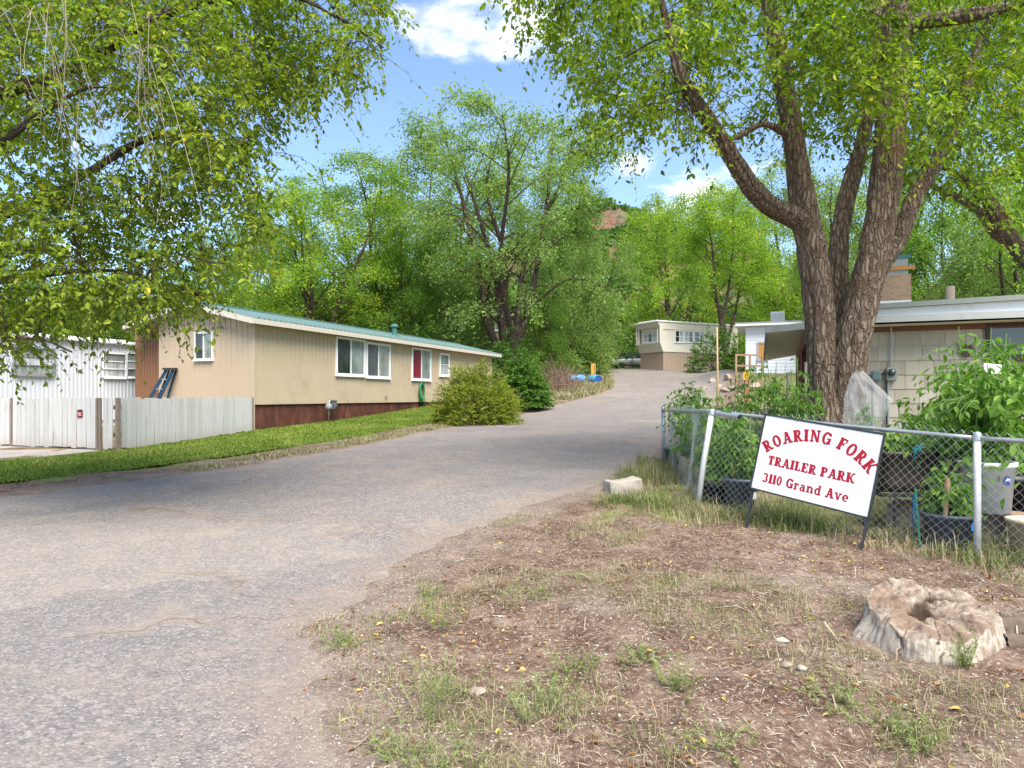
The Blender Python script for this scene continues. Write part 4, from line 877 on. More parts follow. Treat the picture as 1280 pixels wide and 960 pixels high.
# ------------------------------------------------------------------ the trailer park sign
GL = {}
def glyphs():
    V, H, SL, so = .305, .205, .15, .06      # stem, bar, slab thickness, slab overhang
    st = lambda x, y0=0, y1=1, w=V: [[(x-w/2, y0), (x+w/2, y0), (x+w/2, y1), (x-w/2, y1)]]
    ba = lambda x0, x1, y, h=H: [[(x0, y), (x1, y), (x1, y+h), (x0, y+h)]]
    sl = lambda x, y, w=V/2+so: ba(x-w, x+w, y, SL)
    di = lambda a, b, w: [[(a[0]-w/2, a[1]), (a[0]+w/2, a[1]), (b[0]+w/2, b[1]), (b[0]-w/2, b[1])]]
    def arc(cx, cy, rx, ry, a0, a1, tv=V, th=H, n=18):
        o = []
        for i in range(n):
            p = [math.radians(a0+(a1-a0)*k/n) for k in (i, i+1)]
            o.append([(cx+rx*math.cos(p[0]), cy+ry*math.sin(p[0])), (cx+rx*math.cos(p[1]), cy+ry*math.sin(p[1])), (cx+(rx-tv)*math.cos(p[1]), cy+(ry-th)*math.sin(p[1])), (cx+(rx-tv)*math.cos(p[0]), cy+(ry-th)*math.sin(p[0]))])
        return o
    bowl = ba(.2, .42, 1-.15, .15)+ba(.2, .42, .42, .15)+arc(.40, .71, .30, .29, -90, 90, .24, .15)
    GL['I'] = (.44, st(.22)+sl(.22, 0)+sl(.22, 1-SL)); GL['1'] = (.40, st(.22)+sl(.22, 0)+ba(.04, .2, .80, .13))
    GL['P'] = (.76, st(.21)+sl(.21, 0)+ba(.02, .2, 1-SL, SL)+bowl); GL['R'] = (.84, st(.21)+sl(.21, 0)+ba(.02, .2, 1-SL, SL)+bowl+di((.68, 0), (.42, .48), .24)+ba(.58, .86, 0, SL))
    GL['A'] = (.90, di((.17, 0), (.43, 1), .17)+di((.70, 0), (.47, 1), .25)+ba(.28, .62, .26, .14)+sl(.16, 0, .17)+sl(.71, 0, .2)+ba(.30, .58, 1-.12, .12))
    GL['O'] = (.84, arc(.42, .5, .40, .52, 0, 360, .25, .16, 32)); GL['0'] = (.66, arc(.33, .5, .30, .51, 0, 360, .22, .15, 28))
    GL['N'] = (.92, st(.19, w=.17)+st(.74, w=.17)+di((.72, 0), (.20, 1), .24)+sl(.19, 0, .17)+sl(.74, 1-SL, .17)+ba(.02, .2, 1-SL, SL))
    GL['G'] = (.86, arc(.42, .5, .40, .52, 42, 330, .25, .16, 28)+st(.70, .02, .46, .22)+ba(.46, .84, .40, .13)+st(.70, .70, .96, .16))
    GL['F'] = (.72, st(.21)+sl(.21, 0)+ba(.02, .70, 1-.15, .15)+ba(.2, .52, .45, .15)+st(.64, .66, 1, .12)+st(.50, .36, .66, .09)); GL['E'] = (.76, GL['F'][1]+ba(.02, .72, 0, .15)+st(.67, 0, .34, .12))
    GL['L'] = (.70, st(.21)+sl(.21, 1-SL)+ba(.02, .66, 0, .15)+st(.61, 0, .38, .12)); GL['T'] = (.76, st(.38)+sl(.38, 0)+ba(.03, .73, 1-.15, .15)+st(.09, .66, 1, .12)+st(.67, .66, 1, .12))
    GL['K'] = (.88, st(.21)+sl(.21, 0)+sl(.21, 1-SL)+di((.34, .38), (.70, 1), .17)+di((.72, 0), (.42, .56), .24)+ba(.56, .86, 1-SL, SL)+ba(.58, .90, 0, SL))
    GL['3'] = (.68, arc(.30, .73, .30, .28, -80, 160, .22, .14)+arc(.30, .29, .32, .30, -160, 80, .23, .15))
    x = .70
    GL['r'] = (.58, st(.20, 0, x, .22)+sl(.20, 0, .17)+ba(.02, .2, x-.12, .12)+arc(.40, .44, .20, .26, 30, 150, .14, .15)+ba(.44, .58, .46, .14)); GL['n'] = (.80, st(.19, 0, x, .22)+st(.60, 0, .46, .22)+sl(.19, 0, .16)+sl(.60, 0, .16)+ba(.02, .2, x-.12, .12)+arc(.42, .42, .29, .29, 0, 150, .22, .14))
    GL['d'] = (.76, st(.55, 0, 1, .22)+ba(.38, .55, 1-.12, .12)+ba(.55, .74, 0, .12)+arc(.34, .34, .31, .36, 40, 320, .22, .13, 22)); GL['a'] = (.72, arc(.30, .22, .26, .23, 0, 360, .19, .11, 22)+st(.50, 0, .48, .21)+arc(.34, .45, .27, .26, 0, 160, .2, .13)+ba(.5, .72, 0, .12))
    GL['v'] = (.72, di((.36, 0), (.15, x), .20)+di((.36, 0), (.56, x), .15)+sl(.14, x-.12, .15)+sl(.57, x-.12, .14)); GL['e'] = (.68, arc(.33, .35, .32, .36, 0, 315, .22, .13, 26)+ba(.14, .62, .30, .10))
    GL[' '] = (.36, [])
glyphs()
def park_sign():
    TL, TR, BL = W(958, 519.5, 7.90), W(1104, 544, 6.95), W(939.5, 609, 7.84); BR = TR+BL-TL
    u = TR-TL; v = BL-TL; n = v.cross(u).normalized(); n = n if n.y < 0 else -n; w, h = u.length, v.length; un, vn = u.normalized(), v.normalized()
    r = thing('park_sign', 'tilted white sign with red ROARING FORK TRAILER PARK lettering in a black frame', 'sign', tuple(G(933, 652)))
    M3 = Matrix((un, n, -vn)).transposed(); Q = lambda a, b, d=0: TL+un*a+vn*b+n*d
    nb = NB(); nb.box(Q(w/2, h/2, 0), (w, .006, h), M3)
    t = MT('sign_white'); nz = t.noise(2.2, 5, .7); cw = t.mix(t.rng(nz, .56, .8, 0, .35), (.68, .68, .69), (.54, .52, .48))
    pl = nb.build('board', t.fin(cw, .45, 0, .4), r)
    nb = NB()
    for a, b in ((Q(-.012, -.015), Q(-.012, h+.015)), (Q(w+.012, -.015), Q(w+.012, h+.015)), (Q(-.024, -.012), Q(w+.024, -.012)), (Q(-.024, h+.012), Q(w+.024, h+.012))): nb.bar(a, b, .017, .02, n)
    for a, b in ((w*.3, -.012), (w*.72, -.012), (w*.27, h+.012), (w*.75, h+.012)): nb.tube([Q(a, b, .008), Q(a, b, .022)], .009, 8)
    nb.build('frame', M_DARKMETAL, r)
    for a, px, py, Y in ((-.012, 931, 655, 7.80), (w+.012, 1073, 692, 6.86)):
        e = W(px, py, Y); e.z = gz(e.x, e.y)-.1; nb = NB(); nb.bar(Q(a, h*.5, -.022), e, .028, .022, n); nb.build('leg', M_DARKMETAL, r)
    t = MT('sign_red'); M_RED = t.fin(t.mix(t.noise(3, 4), (.30, .004, .015), (.37, .007, .021)), .5, 0, .35)
    def put(text, place, hh, sx, name, sp=.05):
        x = 0; nb = NB(); k = 0; text = text+' '; tot = sum(GL[c][0]+sp for c in text[:-1])-sp
        for ch in text:
            gw, polys = GL[ch]
            if ch == ' ': nb.build(name, M_RED, pl); nb = NB()
            for P in polys:
                k += 1; V = [tuple(place((x+p[0])*sx*hh-tot*sx*hh/2, p[1]*hh, x+gw/2, tot, sx*hh, p, gw)+n*(.0042+.00006*(k % 40))) for p in P]; nb.add(V, [[0, 1, 2, 3]])
            x += gw+sp
    # straight lines
    put('TRAILER PARK', lambda X, Yv, *a: Q(w*.478+X, h*.648-Yv), h*.124, .757*w/(h*.124*sum(GL[c][0]+.05 for c in 'TRAILER PARK')), 'lettering')
    put('3110 Grand Ave', lambda X, Yv, *a: Q(w*.462+X, h*.890-Yv), h*.124, .755*w/(h*.124*sum(GL[c][0]+.05 for c in '3110 Grand Ave')), 'lettering')
    # arched line: centre below the line, each letter turned about the arc
    Rr = .80; cx, cy = w*.51, h*.235+Rr
    def arch(X, Yv, xm, tot, k, p, gw):
        xc = (xm*k-tot*k/2); th = xc/Rr; dx = (p[0]-gw/2)*k
        return Q(cx+(Rr+Yv)*math.sin(th)+dx*math.cos(th), cy-(Rr+Yv)*math.cos(th)+dx*math.sin(th))
    put('ROARING FORK', arch, h*.160, .97*w/(h*.160*sum(GL[c][0]+.08 for c in 'ROARING FORK')), 'lettering', .08)
park_sign()

# ------------------------------------------------------------------ stump and loose stones
def stump():
    R = rs(14); c = np.array([2.74, 4.46, gz(2.74, 4.46)]); n = 420; th = np.linspace(0, 2*np.pi, n, endpoint=False)
    cs, sn = np.cos(th), np.sin(th)
    base = .42+.045*np.sin(th*2+.4)+.028*np.sin(th*3+1.3)+.012*np.sin(5*th+.3)+.016*fbm(cs*3, sn*3, 3, 3)
    ad = lambda c0: (th-c0+np.pi) % (2*np.pi)-np.pi
    cracks = [(-2.02, .10, .016), (-1.70, .06, .008), (-1.47, .09, .013), (-1.22, .05, .007), (-.98, .13, .020), (-.72, .07, .009), (-.50, .10, .012), (.25, .09, .014), (1.1, .08, .014), (1.9, .1, .016), (2.6, .1, .014), (-2.5, .08, .012)]
    def crk(z, sc=1.0):
        r_ = np.zeros(n)
        for q, (a, d, w) in enumerate(cracks): r_ += d*np.exp(-((ad(a+.05*float(vnoise(z*14+q*5, q, 2))))/(w*sc))**2)*(.6+.4*float(vnoise(z*9, q, 5)))
        return r_
    ztop = lambda x, y: .205+.085*y/.42-.16*np.clip(-x-.22, 0, 1)+.030*fbm(x*5, y*5, 1, 4)+.016*fbm(x*15, y*15, 6, 4)
    flare = .13*np.exp(-(ad(-.40)/.36)**2)+.15*np.exp(-(ad(3.0)/.32)**2)+.05*np.exp(-(ad(-1.25)/.3)**2)+.04*np.exp(-(ad(-2.1)/.25)**2)
    V, A = [], []; rows = 26
    top = ztop(base*cs*.95, base*sn*.95)
    for k in range(rows):
        f = k/(rows-1); z = -.12*(1-f)+top*f-.012*f**10; cr = crk(f); w = (1-f)**1.7
        rr = base*(1.0-.07*f)+flare*w+.02*w-cr*.45*(.35+.65*f)+.005*fbm(cs*16, sn*16, f*1.5, 3)+.014*fbm(cs*4, sn*4, f*2.2, 3)
        bite = np.exp(-((f-.30)/.16)**2)*sstep(fbm(cs*2.6, sn*2.6, 9, 2), .0, .35)*(sn < 0); rr = rr-.035*bite
        V.append(np.column_stack([rr*cs, rr*sn, z])); A.append(np.column_stack([np.clip(cr*8, 0, 1), np.zeros(n), np.clip(.42+.5*fbm(cs*5, sn*5, f*2, 3)+.75*bite, 0, 1)]))
    tr = 46
    for k in range(1, tr):
        f = 1-k/tr; cr = crk(1+.3*k/tr, 1+1.2*(1-f)); rr = (base*.93-cr*.45)*f; x, y = rr*cs, rr*sn; h2 = fbm(x*9, y*9, 2, 4)
        dd = np.hypot((x-.06)/.27, (y-.05-.35*(x-.05))/.075)+.75*fbm(x*5, y*6.5, 4, 5); cav = 1-sstep(dd, .62, .95)
        ring = np.sin(np.hypot(x*1.0, y*1.05)*170+3*h2); rad = np.clip(cr*9, 0, 1)*np.clip(f*1.4-.15, 0, 1)
        z = ztop(x, y)+.012*h2*(1-f**8)-cav*(.035+.035*h2)-.045*rad+.0015*ring
        V.append(np.column_stack([x, y, z])); A.append(np.column_stack([np.clip(rad*.95+cav*(.62+.5*h2), 0, 1), np.ones(n), np.clip(.45+.75*fbm(x*5, y*5, 7, 4)+.25*(1-f)+.10*ring+.3*(y < -.1)*(x > .1), 0, 1)]))
    V.append(np.zeros((1, 3))+[0, 0, .10]); A.append(np.array([[1, 1, 1.]]))
    m = rows+tr-1; VV = np.vstack(V)+c; AA = np.vstack(A); i = np.arange(m-1)[:, None]*n; j = np.arange(n)[None]; j2 = (j+1) % n
    Fq = np.stack([i+j, i+j2, i+n+j2, i+n+j], -1).reshape(-1, 4); jj = np.arange(n); Ft = np.stack([(m-1)*n+jj, (m-1)*n+(jj+1) % n, np.full(n, m*n)], -1)
    t = MT('weathered_stump_wood'); col = t.attr('col', 'Color'); cr_, tp, br = [t.xyz(col, q) for q in range(3)]
    gn = t.noise(1.7, 8, .75, t.co((26, 26, 3.5)), dist=.5); pale = t.ramp(gn, [(.30, (.11, .08, .056)), (.44, (.33, .275, .21)), (.56, (.49, .43, .345)), (.74, (.58, .52, .44))])
    topc = t.ramp(t.noise(9, 7, .75), [(.3, (.10, .068, .047)), (.5, (.28, .218, .165)), (.7, (.48, .41, .33))])
    k = t.mix(tp, pale, topc); k = t.mix(t.rng(br, .55, 1.0, 0, .8), k, (.19, .125, .085)); k = t.mix(t.rng(cr_, .25, .85, 0, .92), k, (.035, .02, .012))
    t.bump(gn, .6, .02)
    M_ST = t.fin(k, .95, 0, .12)
    r = thing('tree_stump', 'large pale weathered tree stump with a hollow cracked top', 'stump', tuple(c))
    add_np('stump_wood', VV, [Fq, Ft], M_ST, r, {'col': AA}, True)
    M_RT = plain('grey_root_wood', (.13, .095, .068), .95, .6, 16, dirt=(.05, .033, .022), bump=1.0)
    for P, rad in (([(3.05, 4.45, .07), (3.25, 4.5, .08), (3.5, 4.62, .05), (3.8, 4.7, -.02)], .075), ([(3.1, 4.3, .05), (3.35, 4.28, .045), (3.65, 4.36, 0)], .05)):
        nb = NB(); V_, F_ = tube_np(catmull(P, 24), np.linspace(rad, rad*.5, 24), 20, False, lambda a, s, R_: R_*.35*fbm(np.cos(a)*2+3, np.sin(a)*2, s*9, 3)); nb.add(V_, F_); nb.build('root', M_RT, r, True)
stump()
def stones():
    for px, py, s, m, lab in ((781, 616, None, M_PALEROCK, 'broken pale concrete block lying at the road edge by the fence'), (978, 801, (.045, .035, .02), M_PALEROCK, 'flat cream stone on the bare dirt left of the stump'), (983, 843, (.035, .03, .02), M_ROCK, 'small grey stone on the dirt below the flat cream stone'),
                        (1003, 848, (.03, .03, .018), M_PALEROCK, 'small chipped white stone beside the grey stone on the dirt'), (595, 868, (.055, .045, .018), M_ROCK, 'flat pinkish stone half buried among the weeds')):
        p = G(px, py); R = rs(px)
        if s is None:
            nb = NB(); bm = bmesh.new(); bmesh.ops.create_cube(bm, size=1); bmesh.ops.subdivide_edges(bm, edges=bm.edges, cuts=9, use_grid_fill=True); V = np.array([v.co[:] for v in bm.verts]); Fc = np.array([[v.index for v in f.verts] for f in bm.faces]); bm.free()
            q = V*np.array([.50, .26, .22]); l = np.maximum(np.abs(V).max(1), 1e-6); V = q*(1-.07*(np.abs(V)**6).sum(1))[:, None]; V += .016*np.stack([fbm(q[:, 0]*9+k*7, q[:, 1]*9, q[:, 2]*9, 3) for k in range(3)], -1)
            V = V @ np.array(Matrix.Rotation(.28, 3, 'Z') @ Matrix.Rotation(-.08, 3, 'Y')).T; V += np.array(p)+[0, .12, .07]; nm = 'concrete_block'
        else: V, Fc = rock_mesh(R, s); V += np.array([p.x, p.y, float(gh(p.x, p.y))])+[0, 0, s[2]*.4]; nm = 'loose_stone'
        tag(add_np(nm, V, Fc, m, None, None, True), lab, 'concrete block' if s is None else 'stone')
stones()

# ------------------------------------------------------------------ foliage helpers
def unit(a): return a/(np.linalg.norm(a, axis=-1, keepdims=True)+1e-9)
def leaves(P, ax, nr, L_, wr=.55, near=False, fold=.25, rnd=None, R=None):
    """leaf blades: P base, ax axis, nr normal"""
    ax = unit(ax); sd = unit(np.cross(ax, nr)); nr = np.cross(sd, ax); N_ = len(P); L_ = np.broadcast_to(L_, (N_,))[:, None]; w = L_*wr*.5
    if rnd is None: rnd = R.uniform(size=N_)
    if near:
        pts = [P, P+ax*L_*.32+sd*w*.9+nr*w*fold, P+ax*L_*.68+sd*w*.75+nr*(w*fold-L_*.03), P+ax*L_-nr*L_*.10, P+ax*L_*.68-sd*w*.75+nr*(w*fold-L_*.03), P+ax*L_*.32-sd*w*.9+nr*w*fold]
        V = np.stack(pts, 1).reshape(-1, 3); b = np.arange(N_)[:, None]*6
        return V, np.concatenate([b+np.array([[0, 1, 2, 3]]), b+np.array([[0, 3, 4, 5]])]), np.repeat(rnd, 6)
    pts = [P, P+ax*L_*.45+sd*w+nr*w*fold, P+ax*L_, P+ax*L_*.45-sd*w+nr*w*fold]
    V = np.stack(pts, 1).reshape(-1, 3); b = np.arange(N_)[:, None]*4
    return V, b+np.array([[0, 1, 2, 3]]), np.repeat(rnd, 4)
def sprays(R, P, D, Ln, nl, leafL, droop=.35, side=True, wr=.55):
    """leafy twigs: returns twig polylines (N,6,3) and leaf arrays"""
    N_ = len(P); D = unit(D); s = np.linspace(0, 1, 6); Ln = np.broadcast_to(Ln, (N_,))
    tw = P[:, None]+D[:, None]*(s[None, :, None]*Ln[:, None, None]); tw[..., 2] -= droop*Ln[:, None]*s[None]**2; tw += R.normal(0, .012, tw.shape)*s[None, :, None]
    f = (np.arange(nl)+.8)/nl; f = np.clip(f[None]+R.normal(0, .03, (N_, nl)), 0.02, .999); x = f*5; i = np.minimum(x.astype(int), 4); fr = (x-i)[..., None]
    k = np.arange(N_)[:, None]; Q = tw[k, i]*(1-fr)+tw[k, i+1]*fr; T = unit(tw[k, i+1]-tw[k, i])
    up = np.broadcast_to(np.array([0, 0, 1.]), T.shape); sd = unit(np.cross(T, up)+R.normal(0, .35, T.shape)); sg = np.where(np.arange(nl) % 2 == 0, 1, -1)[None, :, None]
    ax = unit(T*.55+sd*sg*1.0+np.array([0, 0, -.45])+R.normal(0, .28, T.shape)); nr = unit(up+R.normal(0, .45, T.shape))
    return tw, Q.reshape(-1, 3), ax.reshape(-1, 3), nr.reshape(-1, 3)
def twigs_mesh(nb, TW, r0, n=3):
    """vectorised thin triangular tubes for (N,m,3) polylines"""
    N_, m, _ = TW.shape; T = unit(np.gradient(TW, axis=1)); a = unit(np.cross(T, np.array([.31, .5, .81]))); b = np.cross(T, a)
    rr = (np.linspace(1, .3, m)*r0)[None, :, None, None] if np.ndim(r0) == 0 else (r0[:, None]*np.linspace(1, .3, m)[None])[:, :, None, None]
    th = np.arange(n)*2*np.pi/n; X = TW[:, :, None]+rr*(np.cos(th)[None, None, :, None]*a[:, :, None]+np.sin(th)[None, None, :, None]*b[:, :, None])
    base = (np.arange(N_)*m*n)[:, None, None]; i = (np.arange(m-1)*n)[None, :, None]; j = np.arange(n)[None, None]; j2 = (j+1) % n
    nb.add(X.reshape(-1, 3), np.stack([base+i+j, base+i+j2, base+i+n+j2, base+i+n+j], -1).reshape(-1, 4))

LM = dict(
 lime=leafmat('leaf_lime', (0.165, 0.276, 0.0249), (0.276, 0.4, 0.0358), (0.414, 0.51, 0.062), .52, (0.6, 0.579, 0.0414)),
 mid=leafmat('leaf_mid_green', (0.11, 0.207, 0.0249), (0.186, 0.303, 0.0386), (0.289, 0.414, 0.062), .48),
 grey=leafmat('leaf_soft_green', (0.158, 0.241, 0.0551), (0.249, 0.345, 0.0827), (0.358, 0.455, 0.131), .48),
 dark=leafmat('leaf_dark_green', (0.0524, 0.11, 0.018), (0.0965, 0.18, 0.0276), (0.165, 0.262, 0.0483), .42),
 elm=leafmat('leaf_elm', (0.0926, 0.145, 0.0097), (0.26, 0.338, 0.0257), (0.365, 0.405, 0.0387), .52, (0.566, 0.455, 0.0317)),
 box=leafmat('leaf_box_elder', (0.0741, 0.122, 0.00766), (0.209, 0.294, 0.0185), (0.375, 0.431, 0.034), .54, (0.556, 0.518, 0.0397)),
 olive=leafmat('leaf_olive', (0.146, 0.177, 0.0171), (0.268, 0.299, 0.0342), (0.403, 0.403, 0.061), .45),
 bush=leafmat('leaf_bush', (0.0512, 0.122, 0.0159), (0.104, 0.207, 0.0268), (0.183, 0.305, 0.0488), .42),
 garden=leafmat('leaf_garden', (0.0793, 0.177, 0.022), (0.152, 0.287, 0.0366), (0.268, 0.415, 0.0671), .48),
 weed=leafmat('leaf_weed', (0.146, 0.189, 0.0549), (0.232, 0.275, 0.0854), (0.342, 0.366, 0.146), .42))
M_BARK = barkmat('furrowed_bark', (.115, .070, .044), (.29, .215, .152), (.46, .375, .285))
M_BARKD = barkmat('dark_bark', (.050, .035, .026), (.105, .078, .058), (.19, .15, .115), (5, 5, 1.5))
M_TWIG = plain('grey_twig', (.20, .155, .11), .9, .25, 5)

# ------------------------------------------------------------------ mid-distance trees
def tree_meshes(seed, H, Rc, nst, r0, leafL=.15, nl1=13, nl2=7, per=46, low=.16, droop=.25, spread=.42, top=1.0, sig=.30, fork=.06):
    R = rs(seed); nb = NB(); TWP, TWD = [], []; segs = []
    base = np.array([0, 0, -.3]); fk = np.array([0, 0, H*fork])
    nb.add(*tube_np(catmull([base, base+[0, 0, .4], fk], 8), np.linspace(r0*1.25, r0*.95, 8), 12))
    a0 = R.uniform(0, 6)
    for s in range(nst):
        az = a0+s*2*np.pi/nst+R.normal(0, .35); tl = R.uniform(.35, 1)*spread*Rc; hh = H*R.uniform(.78, 1.0)*top if s else H
        if s == 0: tl *= .35
        d = np.array([math.cos(az), math.sin(az), 0]); P = [fk-[0, 0, .15], fk+d*tl*.22+[0, 0, hh*.12], fk+d*tl*.55+[0, 0, hh*.38], fk+d*tl*.9+[0, 0, hh*.68], d*tl*1.15+[0, 0, hh]]
        P = np.array(P); P[1:] += R.normal(0, .022*H, P[1:].shape)*[1, 1, .3]; C = catmull(P, 22); rad = r0*R.uniform(.5, .72)*(1-np.linspace(0, 1, 22))**.85+.02
        nb.add(*tube_np(C, rad, 9))
        for q in range(10): TWP.append(C[21-q//2]); TWD.append(unit(R.normal(size=3)+[0, 0, .5])*Rc*.14*R.uniform(.5, 1.2))
        for b in range(nl1):
            f = low+(1-low)*((b+R.uniform(0, .9))/nl1); k = min(int(f*21), 20); p = C[k]; az2 = R.uniform(0, 2*np.pi) if R.uniform() < .35 else az+R.normal(0, 1.0)
            ln = Rc*(.95-.55*f)*R.uniform(.55, 1.15); up = R.uniform(.15, .75); d2 = np.array([math.cos(az2), math.sin(az2), up]); e = p+d2*ln; mid = p+d2*ln*.5+[0, 0, .1*ln]; e[2] -= droop*ln
            C2 = catmull([p, mid, e], 10); nb.add(*tube_np(C2, np.linspace(max(rad[k]*.42, .025), .012, 10), 5))
            for q in range(nl2):
                f2 = .40+.60*(q+R.uniform())/nl2; p2 = C2[min(int(f2*9), 9)]; dd = unit(np.array([math.cos(az2), math.sin(az2), .2])+R.normal(0, .75, 3)); TWP.append(p2); TWD.append(dd*R.uniform(.5, 1.15)*(Rc*.17))
    TWP, TWD = np.array(TWP), np.array(TWD); s = np.linspace(0, 1, 5); tw = TWP[:, None]+TWD[:, None]*s[None, :, None]; tw[..., 2] -= droop*1.2*np.linalg.norm(TWD, axis=1)[:, None]*s[None]**2
    twigs_mesh(nb, tw, .014)
    n = len(TWP); f = R.uniform(.1, 1, (n, per)); x = f*4; i = np.minimum(x.astype(int), 3); fr = (x-i)[..., None]; k = np.arange(n)[:, None]
    Q = tw[k, i]*(1-fr)+tw[k, i+1]*fr + R.normal(0, sig, (n, per, 3))*np.array([1, 1, .75]); Q[..., 2] -= np.abs(R.normal(0, droop*.7, (n, per)))
    ax = R.normal(size=(n, per, 3))*[1, 1, .6]+[0, 0, -.55]; nr = R.normal(size=(n, per, 3))*.7+[0, 0, .8]
    cl = R.normal(0, .22, (n, 1)); rn = np.clip(.42+cl+R.normal(0, .2, (n, per)), 0, 1)
    V, Fq, rr = leaves(Q.reshape(-1, 3), ax.reshape(-1, 3), nr.reshape(-1, 3), leafL*R.uniform(.65, 1.25, n*per), .6, False, .25, rn.ravel())
    me1 = mesh_np('trunk', np.vstack(nb.V), [np.vstack(q) for q in nb.F.values()], None, True)
    me2 = mesh_np('crown', V, Fq, {'rnd': rr}); return me1, me2
PROTO = dict(
 high=tree_meshes(16, 16, 6.6, 4, .36, .19, 15, 8, 66, .42, .15, .62, 1, .42, .10),
 big=tree_meshes(11, 18, 8.6, 6, .46, .19, 17, 9, 56, .30, .28, .78, 1, .34),
 wide=tree_meshes(12, 14, 8.2, 6, .38, .19, 15, 8, 58, .20, .22, .8, 1, .35),
 tall=tree_meshes(13, 16, 6.4, 5, .34, .185, 17, 8, 54, .15, .30, .7, 1, .35),
 dense=tree_meshes(14, 13, 7.2, 6, .36, .20, 16, 8, 66, .04, .18, .8, 1, .45),
 weep=tree_meshes(15, 12, 6.6, 6, .30, .17, 15, 8, 66, .04, .6, .7, 1, .38))
_mats = {}
def plant_tree(proto, px, py_top, Y, leaf, label, w=1.0, rz=0.0, name='tree', group=None, bark=M_BARKD, zbase=None):
    m1, m2 = PROTO[proto]; H = {'big': 18, 'wide': 14, 'tall': 16, 'dense': 13, 'weep': 12, 'high': 16}[proto]
    x = (px-640)/F*Y; z0 = gz(x, Y) if zbase is None else zbase; zt = CAMZ-(py_top-HZ)/F*Y; s = (zt-z0)/H
    r = thing(name, label, 'tree', (x, Y, z0), rz, group); r.scale = (s*w, s*w, s)
    for nm, me, mt in (('trunk', m1, bark), ('crown', m2, LM[leaf])):
        key = (proto, nm, mt.name)
        if key not in _mats: mm = me.copy(); mm.materials.append(mt); _mats[key] = mm
        o = bpy.data.objects.new(nm, _mats[key]); COL.objects.link(o); o.parent = r
    return r
GT = 'trees behind the homes'
plant_tree('big', 632, 140, 43, 'grey', 'tallest tree behind the teal roof with many thin spreading stems', .98, .6, group=GT)
plant_tree('wide', 395, 238, 44, 'lime', 'broad lime green tree with dark forked stems above the tan home', 1.0, 1.3, group=GT)
plant_tree('tall', 470, 222, 52, 'mid', 'slim mid green tree just left of the tallest tree', 1.15, 2.0, group=GT)
plant_tree('tall', 540, 192, 56, 'grey', 'tall soft green tree directly behind the left half of the tallest tree', 1.2, 4.0, group=GT)
plant_tree('weep', 500, 300, 47, 'mid', 'low drooping tree rising behind the vent pipe of the teal roof', 1.0, .3, group=GT)
plant_tree('weep', 722, 305, 50, 'grey', 'weeping soft green tree leaning over the left bank of the road', .8, 3.6, group=GT)
plant_tree('tall', 700, 212, 58, 'mid', 'tall tree at the right shoulder of the tallest tree above the road', .66, 5.1, group=GT)
plant_tree('weep', 752, 372, 63, 'mid', 'short drooping tree where the road disappears', .75, 2.6, group=GT)
plant_tree('wide', 840, 250, 82, 'lime', 'bright lime tree above the roof of the cream trailer', .70, .9, group=GT)
plant_tree('high', 908, 240, 53, 'lime', 'dense rounded tree with bare dark stems over the right end of the cream trailer', .9, 2.2, group=GT)
plant_tree('tall', 968, 228, 84, 'grey', 'pale tall tree behind the white shed left of the great trunk', 1.1, .2, group=GT)
plant_tree('dense', 1010, 300, 58, 'lime', 'lime green tree partly hidden by the great forked trunk', .9, 1.2, group=GT)
plant_tree('wide', 1085, 190, 40, 'grey', 'soft green tree seen between the forks of the great trunk', .75, 4.4, group=GT)
plant_tree('dense', 1190, 245, 32, 'mid', 'leafy tree directly behind the chimney of the shingle house', .85, 5.2, group=GT)
plant_tree('weep', 1262, 262, 26, 'grey', 'pale drooping tree over the right end of the shingle house roof', .9, 1.9, group=GT)
plant_tree('dense', 1380, 150, 36, 'lime', 'large tree at the right edge behind the shingle house', 1.0, .5, group=GT)
plant_tree('wide', 250, 300, 52, 'mid', 'tree behind the gable of the tan home under the overhanging boughs', .9, 3.1, group=GT)
plant_tree('dense', 130, 345, 56, 'grey', 'rounded tree behind the white trailer roof seen through the overhanging boughs', .9, 2.4, group=GT)
plant_tree('dense', 330, 290, 60, 'mid', 'dense tree between the gable and the broad lime green tree', .8, 5.5, group=GT)
plant_tree('weep', 20, 330, 50, 'mid', 'tree at the far left behind the white trailer', .9, 5.9, group=GT)
plant_tree('weep', 585, 352, 46, 'grey', 'low tree filling the gap under the tallest tree', .9, 4.6, group=GT)
plant_tree('weep', 420, 352, 46, 'mid', 'low leafy tree along the ridge of the teal roof', 1.0, 1.1, group=GT)
plant_tree('weep', 682, 372, 44, 'mid', 'bushy low tree above the brown brush pile', .75, .1, group=GT)
